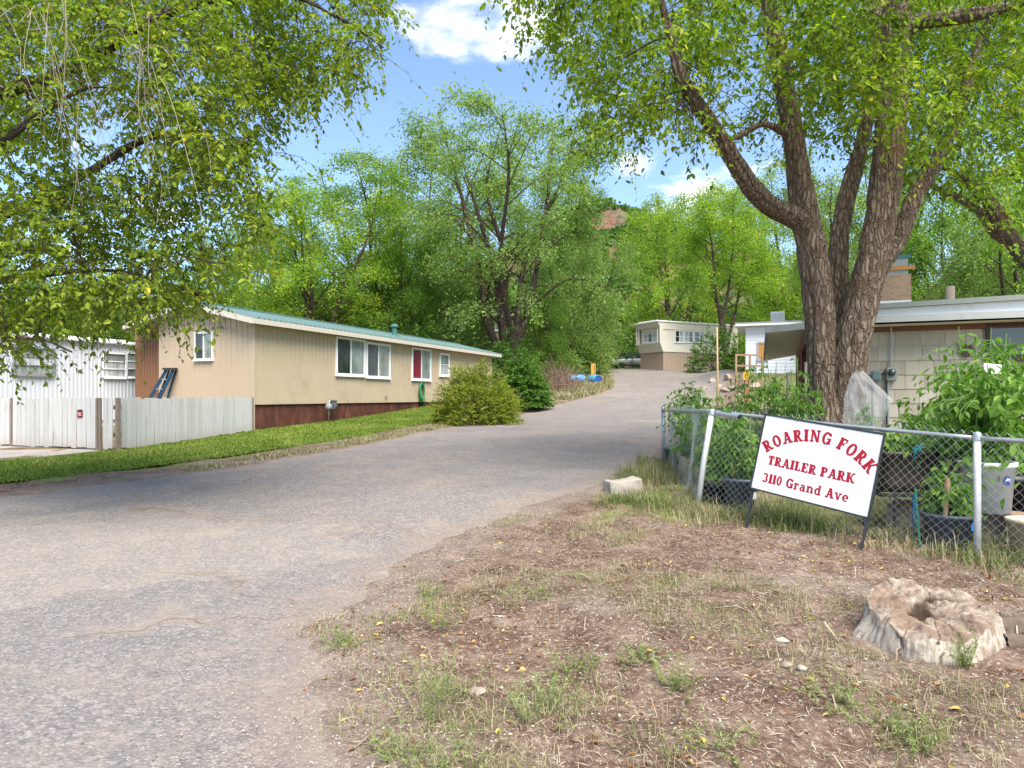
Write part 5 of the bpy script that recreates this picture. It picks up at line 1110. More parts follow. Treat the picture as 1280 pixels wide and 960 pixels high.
def wood_mass():
    R = rs(61); c = []
    for i in range(120):
        y = R.uniform(86, 118); x = R.uniform(-75, 75)
        if abs((x/y)*F+640-773) < 30: continue
        h = R.uniform(8, 13); q = R.normal(size=(620, 3)); q = unit(q)*R.uniform(.4, 1, (620, 1))**.4*np.array([4.2, 4.2, h*.5])*(1+.25*vnoise(q[:, 0]*3, q[:, 1]*3, q[:, 2]*3+i))[:, None]; q[:, 2] += h*.5; q += [x, y, gz(x, y)]; c.append(q)
    Q = np.vstack(c); n = len(Q); V, Fq, rr = leaves(Q, R.normal(size=(n, 3)), R.normal(size=(n, 3))+[0, 0, .8], R.uniform(.4, .8, n), .7, False, .2, np.clip(R.normal(.45, .25, n), 0, 1))
    tag(add_np('woodland', V, Fq, LM['mid'], None, {'rnd': rr}), kind='stuff', label='distant green woodland across the valley floor', cat='woodland')
    Q = []
    for i in range(9000):
        x, y = R.uniform(-50, 130), R.uniform(170, 375)
        if vnoise(x*.035, y*.02, 3)+.5*vnoise(x*.11, y*.06, 3) < -.28: continue
        q = unit(R.normal(size=(16, 3)))*R.uniform(.7, 2.0)*[1, 1, .8]; Q.append(q+[x, y, float(hill_z(x, y))+.8])
    Q = np.vstack(Q); n = len(Q); V, Fq, rr = leaves(Q, R.normal(size=(n, 3)), R.normal(size=(n, 3))+[0, 0, .8], R.uniform(1.1, 2.2, n), .8, False, .2, np.clip(R.normal(.4, .25, n), 0, 1))
    tag(add_np('hill_scrub', V, Fq, LM['dark'], None, {'rnd': rr}), kind='stuff', label='dark juniper scrub dotted over the red hillside', cat='scrub')
wood_mass()

# ------------------------------------------------------------------ bushes
def bush(name, label, c, rx, ry, h, leaf, n, leafL, seed, spiky=False, group=None, stems=14):
    R = rs(seed); r = thing(name, label, 'bush', tuple(c), 0, group); nb = NB(); c = np.array(c)
    d = unit(R.normal(size=(stems*4, 3))*[1, 1, .6]+[0, 0, 1.0]); L0 = R.uniform(.5, .95, len(d))
    tw = c+np.array([0, 0, -.05])+d[:, None]*(np.linspace(0, 1, 6)[None, :, None]*L0[:, None, None])*np.array([rx, ry, h]); twigs_mesh(nb, tw, .012)
    nb.build('stems', M_BARKD, r)
    nt = n//14; q = unit(R.normal(size=(nt, 3))); q[:, 2] = np.abs(q[:, 2])*1.0-.12*R.uniform(size=nt); rad = R.uniform(.35, 1.0, nt)**.45; lump = 1+.24*vnoise(q[:, 0]*2.6+seed, q[:, 1]*2.6, q[:, 2]*2.6)+.10*vnoise(q[:, 0]*7+seed, q[:, 1]*7, q[:, 2]*7)
    P = c+q*rad[:, None]*lump[:, None]*np.array([rx, ry, h])*.94; D = unit(q+[0, 0, .55 if spiky else .1]+R.normal(0, .3, q.shape))
    tw, Q, ax, nr = sprays(R, P, D, (.34 if spiky else .26)*R.uniform(.6, 1.3, nt)*max(rx, h)*.55, 14, leafL, .25)
    Q = np.maximum(Q, [-1e9, -1e9, c[2]+.02]); rn = np.clip(np.repeat(R.normal(.45, .16, nt), 14)+R.normal(0, .17, nt*14), 0, 1)
    V, Fq, rr = leaves(Q, ax, nr, leafL*R.uniform(.7, 1.25, nt*14), .34 if spiky else .55, False, .25, rn); add_np('foliage', V, Fq, LM[leaf], r, {'rnd': rr})
    return r
p = G(592, 532); bush('yellow_bush', 'loose yellowish green bush with fine leaves at the corner of the lawn', p+Vector((0, 1.0, 0)), 1.42, 1.2, 2.05, 'olive', 30000, .095, 3, True)
p = G(655, 516); bush('round_bush', 'dense rounded dark green bush beside the road behind the yellowish bush', p+Vector((0, 1.2, .25)), 1.12, 1.1, 2.1, 'bush', 16000, .11, 4)
for i, (px, py, Y, rx, h, lf, lab) in enumerate(((893, 458, 50, 1.9, 3.6, 'bush', 'leafy shrub at the foot of the trees beside the cream trailer'), (935, 452, 50, 2.2, 3.0, 'mid', 'shrub between the dense tree and the white shed'), (765, 455, 62, 3.2, 2.6, 'dark', 'dark shrub at the crest left of the cream trailer'), (724, 458, 50, 2.4, 3.0, 'mid', 'leafy shrub on the bank above the blue drums'), (695, 452, 46, 2.2, 2.4, 'grey', 'soft shrub behind the brush pile'), (560, 440, 41, 3.0, 3.6, 'dark', 'dark shrub behind the middle of the teal roof'), (640, 440, 40, 2.2, 3.0, 'bush', 'shrub beneath the tallest tree behind the rounded bush'), (455, 420, 44, 3.0, 3.2, 'bush', 'shrub behind the teal roof left of the vent pipe'))):
    x = (px-640)/F*Y; bush('shrub', lab, (x, Y, gz(x, Y)), rx, rx*.8, h, lf, 5200, .17, 40+i, group='shrubs behind the homes')

# ------------------------------------------------------------------ the great forked tree and the overhanging trees
def bark_disp(k):
    def f(a, s, R_):
        ca, sa = np.cos(a)*R_*9, np.sin(a)*R_*9
        w = .5*fbm(ca*.6, sa*.6, s*1.4+k, 2)
        r1 = np.minimum(1, np.abs(vnoise(ca*1.35+w+k, sa*1.35+w, s*1.3)*2.2))**.6; r2 = np.minimum(1, np.abs(vnoise(ca*3+w*2+k, sa*3, s*3.0+9)*2.2))**.6
        return (R_*.05+.018)*(r1-.75)+(.006+.012*np.minimum(R_/.25, 1))*(r2-.75)+R_*.10*fbm(np.cos(a)*.8+k, np.sin(a)*.8, s*.8, 2)
    return f
def colonise(nodes, targets, R, nb, r_end=.005, sag=.08, rmax=.030):
    """grows curved twigs towards the targets, nearest first, each new twig serving the later ones"""
    nodes = np.array(nodes); N0 = len(nodes); buf = np.zeros((N0+len(targets)*5, 5)); buf[:N0, :4] = nodes; cnt = N0; dirs = np.zeros((len(targets), 3))
    d0 = np.array([np.min(np.linalg.norm(nodes[:, :3]-t, axis=1)) for t in targets])
    for ti in np.argsort(d0):
        t = targets[ti]; B = buf[:cnt]; d = np.linalg.norm(B[:, :3]-t, axis=1)+np.maximum(0, B[:, 2]-t[2])*.1+B[:, 4]*.05; i = int(np.argmin(d)); p = B[i, :3]; dist = np.linalg.norm(t-p)
        m = (p+t)/2+R.normal(0, .10*dist, 3)+[0, 0, sag*dist]; C = catmull([p, m, t], 8); r = min(rmax, .005+.012*dist, max(.005, B[i, 3]*.6)); nb.add(*tube_np(C, np.linspace(r, max(r_end, r*.5), 8), 5)); dirs[ti] = C[-1]-C[-3]
        for q in (2, 4, 6, 7): buf[cnt] = (*C[q], max(r*.75, .005), B[i, 4]+1); cnt += 1
    return buf[N0:cnt, :4], unit(dirs)
def near_crown(R, targets, dirs, nb, leafL, mat, root, nsub=3, nl=11, ln=.55, droop=.45):
    P, D, L0 = [], [], []
    for s in range(nsub):
        P.append(targets+R.normal(0, .07, targets.shape)); D.append(unit(dirs*.8+R.normal(0, .75, dirs.shape)*[1, 1, .5])); L0.append(ln*R.uniform(.5, 1.2, len(targets)))
    P, D, L0 = np.vstack(P), np.vstack(D), np.concatenate(L0); tw, Q, ax, nr = sprays(R, P, D, L0, nl, leafL, droop); twigs_mesh(nb, tw, .0035)
    rn = np.clip(np.tile(np.repeat(R.normal(.45, .18, len(targets)), 1), nsub)[:, None]+R.normal(0, .17, (len(P), nl)), 0, 1).ravel()
    V, Fq, rr = leaves(Q, ax, nr, leafL*R.choice([.5, .75, 1, 1.15, 1.35], len(Q))*R.uniform(.85, 1.1, len(Q)), .56, True, .3, rn); add_np('crown', V, Fq, LM[mat], root, {'rnd': rr})
def cloud(R, n, fn, Y0, Y1, box):
    """targets in a bough volume whose outline follows fn(px) -> lowest py"""
    out = []
    while len(out) < n:
        px, py, Y = R.uniform(box[0], box[2]), R.uniform(box[1], box[3]), R.uniform(Y0, Y1)
        lo = fn(px); e = 26*vnoise(px*.02, Y*.9, 3)
        if py > lo+e: continue
        if vnoise(px*.017, py*.02, Y*.8) < -.12-.35*(lo-py)/400: continue
        out.append(tuple(W(px, py, Y)))
    return np.array(out)
def great_tree():
    R = rs(71); Y = 11.0; b = W(1048, 600, Y); b.z = gz(b.x, b.y); r = thing('great_tree', 'great forked tree with thick furrowed trunk rising behind the park sign', 'tree', tuple(b))
    limbs = [ # (px, py, Y, radius)
     ('trunk', [(1040, 625, 11, .56), (1038, 560, 11, .45), (1036, 500, 11, .37), (1028, 430, 11, .275), (1018, 340, 11, .255), (1007, 270, 11, .245), (993, 180, 10.9, .19), (974, 70, 10.8, .165), (962, 0, 10.7, .14), (950, -110, 10.5, .10), (940, -230, 10.4, .05)], 96, 230),
     ('limb', [(1020, 310, 11.0, .2), (1001, 278, 10.9, .185), (964, 257, 10.6, .165), (939, 233, 10.3, .15), (921, 205, 10.1, .14), (899, 169, 9.9, .13), (874, 133, 9.7, .12), (853, 100, 9.5, .105), (842, 66, 9.4, .07), (834, 30, 9.3, .05), (815, -40, 9.1, .03)], 56, 150),
     ('limb', [(1052, 440, 11.2, .2), (1047, 360, 11.35, .165), (1049, 300, 11.4, .16), (1057, 252, 11.45, .155), (1070, 205, 11.5, .145), (1080, 165, 11.5, .135), (1088, 110, 11.6, .12), (1095, 40, 11.8, .10), (1100, -60, 12, .06)], 56, 150),
     ('trunk', [(1056, 590, 10.9, .34), (1058, 520, 10.85, .31), (1063, 440, 10.8, .275), (1077, 380, 10.8, .26), (1093, 310, 10.75, .255), (1104, 250, 10.75, .25), (1112, 180, 10.7, .245), (1117, 100, 10.7, .235), (1121, 30, 10.6, .235), (1126, -70, 10.5, .18), (1130, -220, 10.4, .1)], 84, 220),
     ('limb', [(1092, 365, 10.85, .08), (1106, 328, 10.85, .14), (1126, 295, 10.9, .15), (1140, 253, 10.9, .145), (1163, 215, 11.0, .135), (1184, 174, 11.1, .12), (1201, 136, 11.2, .105), (1215, 80, 11.4, .08), (1240, 10, 11.6, .05), (1260, -60, 11.8, .03)], 56, 120),
     ('limb', [(1120, 45, 10.6, .16), (1150, 28, 10.4, .13), (1180, 24, 10.2, .12), (1240, 14, 9.9, .09), (1310, -10, 9.6, .05)], 40, 80),
     ('limb', [(990, 170, 10.9, .09), (955, 155, 10.5, .05), (925, 170, 10.2, .04), (905, 178, 10.0, .02)], 24, 50)]
    nodes = []
    for k, (nm, pts, n, m) in enumerate(limbs):
        P = np.array([tuple(W(a, c, y)) for a, c, y, _ in pts]); 
        C = catmull(P, m); rad = catmull(np.array([[q[3], 0, 0] for q in pts]), m)[:, 0]; rad = np.maximum(rad*.9, .012)
        nb = NB(); nb.add(*tube_np(C, rad, n, False, bark_disp(k*7.7))); nb.build(nm, M_BARK, r, True)
        nodes += [np.append(C[i], rad[i]) for i in range(0, m, 4) if C[i][2] > 3.6]
    nb = NB()
    low = lambda px: np.interp(px, [600, 655, 680, 715, 765, 800, 850, 900, 960, 1040, 1100, 1140, 1180, 1240, 1290, 1400, 1600], [-80, -5, 40, 95, 165, 190, 125, 190, 170, 160, 175, 215, 240, 235, 190, 180, 200])
    t1 = cloud(R, 90, lambda p: low(p)-30, 8.0, 13.5, (600, -330, 1500, 240)); n1, _ = colonise(nodes, t1, R, nb, .012, .12, .05); nodes = nodes+list(n1)
    t2 = np.vstack([cloud(R, 720, low, 10.6, 14.5, (600, -60, 1330, 250)), cloud(R, 310, lambda p: low(p)-(60 if p > 880 else 0), 8.4, 10.4, (600, -60, 1330, 250)), cloud(R, 170, low, 8.0, 14, (600, -330, 1500, -60))]); _, d2 = colonise(nodes, t2, R, nb)
    near_crown(R, t2, d2, nb, .088, 'box', r, 4, 11, .62, .45)
    # bare hanging twigs under the left limb
    for i in range(16):
        a = np.array(W(R.uniform(838, 872), R.uniform(70, 125), R.uniform(9.3, 9.7))); e = a+np.array([R.normal(0, .28), R.normal(0, .25), -R.uniform(.5, 1.3)]); C = catmull([a, (a+e)/2+R.normal(0, .12, 3), e], 10); nb.add(*tube_np(C, np.linspace(.009, .0025, 10), 4))
        for q in range(3):
            k = R.integers(3, 9); e2 = C[k]+np.array([R.normal(0, .15), R.normal(0, .15), -R.uniform(.1, .35)]); nb.add(*tube_np(catmull([C[k], (C[k]+e2)/2+R.normal(0, .03, 3), e2], 5), np.linspace(.004, .0015, 5), 3))
    nb.build('twigs', M_BARKD, r)
great_tree()
def right_tree():
    R = rs(83); Y = 14.5; b = W(1345, 560, Y); b.z = gz(b.x, b.y); r = thing('side_tree', 'tree at the right edge whose bare limbs reach in over the house roof', 'tree', tuple(b)); nodes = []
    for nm, pts, n, m in (('trunk', [(1345, 600, Y, .34), (1338, 480, Y, .3), (1325, 390, Y, .26), (1300, 340, Y, .19), (1278, 318, 14.3, .165), (1258, 290, 14.1, .15), (1243, 262, 14, .135), (1222, 238, 13.9, .11), (1203, 222, 13.8, .07), (1170, 205, 13.7, .03)], 48, 150), ('limb', [(1272, 312, 14.3, .1), (1245, 292, 14.2, .09), (1222, 262, 14.1, .085), (1195, 246, 14, .07), (1168, 234, 13.9, .05), (1140, 214, 13.8, .02)], 32, 80), ('limb', [(1330, 420, Y, .2), (1340, 300, 14.8, .17), (1330, 180, 15, .13), (1350, 40, 15, .08), (1360, -80, 15, .03)], 32, 90)):
        C = catmull(np.array([tuple(W(a, c, y)) for a, c, y, _ in pts]), m); rad = np.maximum(catmull(np.array([[q[3], 0, 0] for q in pts]), m)[:, 0], .01); nb = NB(); nb.add(*tube_np(C, rad, n, False, bark_disp(91+n))); nb.build(nm, M_BARK, r, True); nodes += [np.append(C[i], rad[i]) for i in range(20, m, 4)]
    nb = NB(); low = lambda px: np.interp(px, [1110, 1150, 1200, 1250, 1300, 1500], [120, 190, 225, 345, 370, 380])
    t1 = cloud(R, 25, low, 12.5, 17, (1130, -100, 1500, 340)); n1, _ = colonise(nodes, t1, R, nb, .012, .1, .045); t2 = cloud(R, 420, low, 12, 17.5, (1120, -60, 1520, 380)); _, d2 = colonise(nodes+list(n1), t2, R, nb); near_crown(R, t2, d2, nb, .10, 'lime', r, 4, 11, .7, .5); nb.build('twigs', M_BARKD, r)
right_tree()
def left_tree():
    R = rs(97); b = Vector((-8.4, 8.6, 0)); b.z = gz(b.x, b.y); r = thing('left_tree', 'tree standing out of the picture whose leafy boughs hang over the left side', 'tree', tuple(b)); nodes = []
    for nm, pts, n, m in (('trunk', [(-8.4, 8.6, b.z-.3, .42), (-8.3, 8.6, 1.6, .36), (-8.1, 8.5, 3.2, .32), (-7.6, 8.4, 5.2, .26), (-7.0, 8.4, 7.6, .18), (-6.6, 8.5, 10, .06)], 60, 120),):
        P = np.array(pts); C = catmull(P[:, :3], m); rad = catmull(np.column_stack([P[:, 3], P[:, 3], P[:, 3]]), m)[:, 0]; nb = NB(); nb.add(*tube_np(C, rad, n, False, bark_disp(33))); nb.build(nm, M_BARK, r, True)
    for pts in (((-8.05, 8.5, 3.4, .14), (30, 260, 8.6, .10), (110, 215, 8.7, .075), (190, 172, 8.8, .055), (250, 184, 8.9, .04), (315, 190, 9, .015)), ((-8.1, 8.5, 3.0, .13), (-60, 360, 8.3, .09), (40, 345, 8.2, .06), (130, 338, 8.3, .045), (200, 352, 8.5, .03), (262, 375, 8.7, .012)), ((-7.6, 8.4, 5.0, .16), (80, 90, 8.2, .12), (200, 20, 8, .09), (330, -10, 7.9, .06), (420, 20, 7.9, .03), (480, 60, 7.9, .01)), ((-7.9, 8.5, 3.8, .12), (-30, 200, 7.5, .08), (40, 150, 7.2, .05), (110, 110, 7.1, .03), (180, 120, 7, .012)), ((-8.1, 8.5, 2.8, .10), (-120, 430, 7.6, .06), (-30, 420, 7.4, .035), (50, 425, 7.4, .02), (90, 440, 7.4, .008)), ((-7.2, 8.4, 6.8, .12), (150, -120, 8.4, .08), (330, -160, 8.3, .05), (450, -120, 8.2, .02))):
        P = [pts[0][:3]]+[tuple(W(a, c, y)) for a, c, y, _ in pts[1:]]; C = catmull(np.array(P), 60); rad = np.maximum(.62*catmull(np.array([[q[3], 0, 0] for q in pts]), 60)[:, 0], .008); nb = NB(); nb.add(*tube_np(C, rad, 20, False, bark_disp(len(nodes)))); nb.build('limb', M_BARKD, r, True); nodes += [np.append(C[i], rad[i]) for i in range(8, 60, 2)]
    nb = NB()
    low = lambda px: np.interp(px, [-500, -60, 0, 60, 100, 170, 230, 262, 300, 325, 338, 370, 420, 455, 475, 500], [440, 450, 432, 405, 382, 388, 368, 350, 315, 285, 120, 105, 98, 72, 15, -50])
    t1 = cloud(R, 46, lambda p: low(p)-25, 7.0, 10.2, (-330, -260, 480, 440)); n1, _ = colonise(nodes, t1, R, nb, .010, .10, .035); nodes2 = nodes+list(n1)
    ta = cloud(R, 1050, low, 6.8, 10.4, (-60, -40, 345, 450)); tb = cloud(R, 120, low, 7.2, 9.2, (330, -60, 480, 130)); tc = cloud(R, 150, low, 6.8, 10.5, (-400, -260, 420, 420)); t2 = np.vstack([ta, tb, tc]); _, d2 = colonise(nodes2, t2, R, nb)
    near_crown(R, t2, d2, nb, .066, 'elm', r, 4, 13, .52, .55)
    nb.build('twigs', M_BARKD, r)
    nb = NB()       # pale bare shoots arching down
    for i in range(55):
        a = np.array(W(R.uniform(-40, 190), R.uniform(-10, 150), R.uniform(6.4, 7.6))); d = np.array([R.normal(.25, .35), R.normal(0, .2), 0]); l = R.uniform(.5, 1.5); C = catmull([a, a+d*.5*l+[0, 0, .10], a+d*l+[0, 0, -.55*l], a+d*l*1.15+[0, 0, -1.0*l]]+R.normal(0, .05, (4, 3)), 14); nb.add(*tube_np(C, np.linspace(.0042, .0014, 14), 4))
    nb.build('bare_shoots', plain('pale_dead_shoot', (.29, .235, .17), .9, .2, 4), r)
    tb = W(305, 20, 8); nb = NB()
    for i in range(14):
        a = np.array(W(R.uniform(285, 320), R.uniform(30, 60), 8)); e = np.array(W(R.uniform(285, 350), R.uniform(110, 165), 8.1)); nb.add(*tube_np(catmull([a, (a+e)/2+R.normal(0, .08, 3), e], 10), np.linspace(.007, .002, 10), 4))
    nb.build('bare_twigs', M_BARKD, r)
left_tree()

# ------------------------------------------------------------------ garden pots and plants behind the fence
M_POTG = plain('grey_blue_pot', (.085, .105, .14), .5, .12, 6); M_POTB = plain('black_pot', (.02, .02, .022), .45); M_WB = plain('white_bucket_plastic', (.84, .85, .86), .35, .04, 5); M_BEIGE = plain('beige_pot', (.47, .39, .28), .6, .1, 5); M_SOIL = plain('potting_soil', (.045, .03, .02), .95, .4, 20)
def pot(name, label, c, r0, r1, h, mat, rim=.02, soil=True, handle=False):
    r = thing(name, label, 'pot', tuple(c)); nb = NB(); nb.lathe(c, [(0, .005), (r0, .005), (r0+(r1-r0)*.93, h*.90), (r1+rim*.5, h*.90), (r1+rim, h*.93), (r1+rim, h), (r1-.012, h), (r1-.02, h-.06)], 40); nb.build('shell', mat, r, True)
    if soil: nb = NB(); nb.lathe(c, [(0, h-.05), (r1-.018, h-.055)], 24); nb.build('soil', M_SOIL, r)
    if handle: nb = NB(); th = np.linspace(.3, math.pi-.3, 20); nb.tube([Vector(c)+Vector(((r1+.03)*math.cos(a)*1.0, -(r1*.2)-.12*math.sin(a)*.8, h*.86-.10*math.sin(a))) for a in th], .004, 6); nb.build('handle', M_GREYMETAL, r)
    return r
def plant(name, label, c, h, sp, leafL, nst, nper, seed, wr=.5, leaf='garden', droop=.5, group='garden plants', lean=(0, 0), fill=1.0):
    R = rs(seed); r = thing(name, label, 'plant', tuple(c), 0, group); c = np.array(c); nb = NB(); TP, TD = [], []
    for s in range(nst):
        az = R.uniform(0, 6.3); e = c+np.array([math.cos(az)*sp*R.uniform(.2, .8)+lean[0], math.sin(az)*sp*R.uniform(.2, .8)+lean[1], h*R.uniform(.7, 1)]); m = (c+e)/2+R.normal(0, .05, 3)*[1, 1, .3]; C = catmull([c+R.normal(0, .02, 3)*[1, 1, 0], m, e], 14); nb.add(*tube_np(C, np.linspace(.010, .004, 14), 6))
        for q in range(nper):
            k = int(R.uniform(.18, 1)*13); TP.append(C[k]); TD.append(unit(R.normal(size=3)*[1, 1, .35]+[0, 0, .35]))
    TP, TD = np.array(TP), np.array(TD); tw, Q, ax, nr = sprays(R, TP, TD, sp*R.uniform(.35, .95, len(TP))*fill, 7, leafL, droop); twigs_mesh(nb, tw, .0035); nb.build('stem', plain('green_stem', (.14, .22, .06), .6), r)
    n = len(Q); V, Fq, rr = leaves(Q, ax+np.array([0, 0, -.35]), nr, leafL*R.uniform(.5, 1.25, n), wr, True, .35, np.clip(np.repeat(R.normal(.45, .15, len(TP)), 7)+R.normal(0, .2, n), 0, 1)); add_np('leaves', V, Fq, LM[leaf], r, {'rnd': rr}); return r
def at(px, Y, dz=0): x = (px-640)/F*Y; return Vector((x, Y, gz(x, Y)+dz))
c = at(856, 12.2); pot('plastic_pot', 'dark grey ribbed pot at the far corner of the wire fence', at(848, 12.4), .20, .26, .36, M_POTG)
plant('pepper_plant', 'leafy pepper plant in the far corner of the wire fence', at(852, 12.4, .3), 1.30, .40, .085, 7, 12, 101)
def trough(px, Y, w, d, h, label, dz=0):
    c = at(px, Y, dz); r = thing('planter_box', label, 'planter', tuple(c)); nb = NB()
    o = [(-w/2, -d/2), (w/2, -d/2), (w/2, d/2), (-w/2, d/2)]; k = .86
    V = [(c.x+a*k, c.y+b*k, c.z) for a, b in o]+[(c.x+a, c.y+b, c.z+h) for a, b in o]+[(c.x+a*.92, c.y+b*.92, c.z+h) for a, b in o]+[(c.x+a*.9, c.y+b*.9, c.z+h-.08) for a, b in o]
    nb.add(V, [[0, 1, 5, 4], [1, 2, 6, 5], [2, 3, 7, 6], [3, 0, 4, 7], [4, 5, 9, 8], [5, 6, 10, 9], [6, 7, 11, 10], [7, 4, 8, 11]]); bevel(nb.build('shell', M_BEIGE, r), .012)
    nb = NB(); nb.quad(*V[12:16]); nb.build('soil', M_SOIL, r); nb = NB()
    zr = c.z+h-.035; nb.bar((c.x-w/2-.01, c.y-d/2-.008, zr), (c.x+w/2+.01, c.y-d/2-.008, zr), .03, .07); bevel(nb.build('rim', M_BEIGE, r), .008)
trough(868, 11.0, .40, .34, .40, 'square beige planter box behind the leaning fence post', -.02); trough(899, 12.0, .36, .3, .3, 'low beige planter box half hidden behind pepper plants', .0)
plant('pepper_plant', 'pepper plant rising from the square beige planter box', at(866, 11.0, .34), 1.30, .45, .09, 8, 13, 102)
pot('nursery_pot', 'short wide black nursery pot next to the leaning fence post', at(897, 9.2), .22, .26, .27, M_POTB)
plant('pepper_plant', 'sparse pepper plant in the short black nursery pot', at(897, 9.2, .25), 1.0, .34, .10, 6, 10, 103)
q = at(926, 8.75); r_ = pot('plastic_bucket', 'dark grey bucket with a white sticker left of the park sign', q, .17, .215, .42, M_POTG)
nb = NB(); th = np.linspace(-1.18, -.86, 8); nb.strip([(q.x+.212*math.cos(a), q.y+.212*math.sin(a), q.z+.17) for a in th], [(q.x+.219*math.cos(a), q.y+.219*math.sin(a), q.z+.26) for a in th]); nb.build('sticker', M_WHITE, r_)
plant('pepper_plant', 'tall pepper plant growing in the stickered grey bucket', at(928, 8.75, .38), 1.0, .36, .10, 7, 11, 104)
plant('pepper_plant', 'broad leaved plant behind the leaning post and its loose pipe', at(885, 10.4), 1.6, .45, .10, 8, 13, 112)
for i, (px, Y, h, sp, lab) in enumerate(((958, 10.8, 2.0, .55, 'tall tomato plant just left of the great trunk above the sign'), (990, 10.2, 2.05, .52, 'tall staked tomato plant right in front of the great trunk'), (925, 11.6, 1.7, .5, 'tomato plant filling the gap between pepper plants and trunk'), (1006, 10.1, 1.6, .34, 'narrow tomato plant against the right side of its wooden stake'))):
    plant('tomato_plant', lab, at(px, Y), h, sp, .085, 9, 14, 120+i, .5, 'garden', .6)
for px, Y, h, lab in ((985, 10.5, 1.75, 'grey wooden plant stake in the tomatoes before the great trunk'), (1007, 10.3, 1.9, 'second grey plant stake touching the edge of the great trunk')):
    c = at(px, Y); nb = NB(); nb.box((c.x, c.y, c.z+h/2), (.035, .035, h)); tag(nb.build('plant_stake', M_GREYWOOD), lab, 'stake')
# translucent mesh bag over a plant
def mesh_bag():
    R = rs(15); c = at(1080, 9.4); zt = CAMZ-(465-HZ)/F*9.4; zb = CAMZ-(540-HZ)/F*9.4; r = thing('mesh_bag', 'white translucent mesh bag pulled over a garden plant beside the trunk', 'bag', (c.x, c.y, zb))
    H = zt-zb; n, m = 72, 44; V = []
    for k in range(m):
        f = k/(m-1); lf = np.interp(f, [0, .5, .9, 1], [-.24, -.26, -.19, -.13]); rt = np.interp(f, [0, .4, .55, 1], [.2, .30, .36, -.02]); th = np.linspace(0, 2*np.pi, n, endpoint=False); cx, w = (lf+rt)/2, (rt-lf)/2; dth = .17*(1-f**3)+.01
        pl = .5-np.abs(vnoise(th*2.2+2.5*f, f*1.6, 3)); x = cx+w*np.cos(th)*(1+.10*pl)+.012*fbm(np.cos(th)*3, np.sin(th)*3, f*4, 3); y = dth*np.sin(th)*(1+.5*pl)+.02*fbm(np.cos(th)*3+7, np.sin(th)*3, f*4, 3); z = f*H+.03*fbm(np.cos(th)*2, np.sin(th)*2+4, f*4, 2); V.append(np.column_stack([c.x+x, c.y+y, zb+z]))
    i = np.arange(m-1)[:, None]*n; j = np.arange(n)[None]; j2 = (j+1) % n
    t = MT('sheer_mesh'); tr = t.N.new('ShaderNodeBsdfTransparent'); mx = t.N.new('ShaderNodeMixShader'); mx.inputs[0].default_value = .20; t.put(t.b.inputs['Base Color'], (.90, .91, .91)); t.b.inputs['Roughness'].default_value = .35
    tl = t.N.new('ShaderNodeBsdfTranslucent'); t.put(tl.inputs[0], (.93, .95, .95)); m2 = t.N.new('ShaderNodeMixShader'); m2.inputs[0].default_value = .5; t.L.new(t.b.outputs[0], m2.inputs[1]); t.L.new(tl.outputs[0], m2.inputs[2])
    t.L.new(tr.outputs[0], mx.inputs[1]); t.L.new(m2.outputs[0], mx.inputs[2]); t.L.new(mx.outputs[0], t.out.inputs[0])
    add_np('fabric', np.vstack(V), np.stack([i+j, i+j2, i+n+j2, i+n+j], -1).reshape(-1, 4), t.m, r, None, True)
    plant('bagged_plant', 'green plant seen through the white mesh bag', (c.x, c.y, c.z+.5), zt-c.z-.75, .14, .07, 5, 8, 131)
mesh_bag()
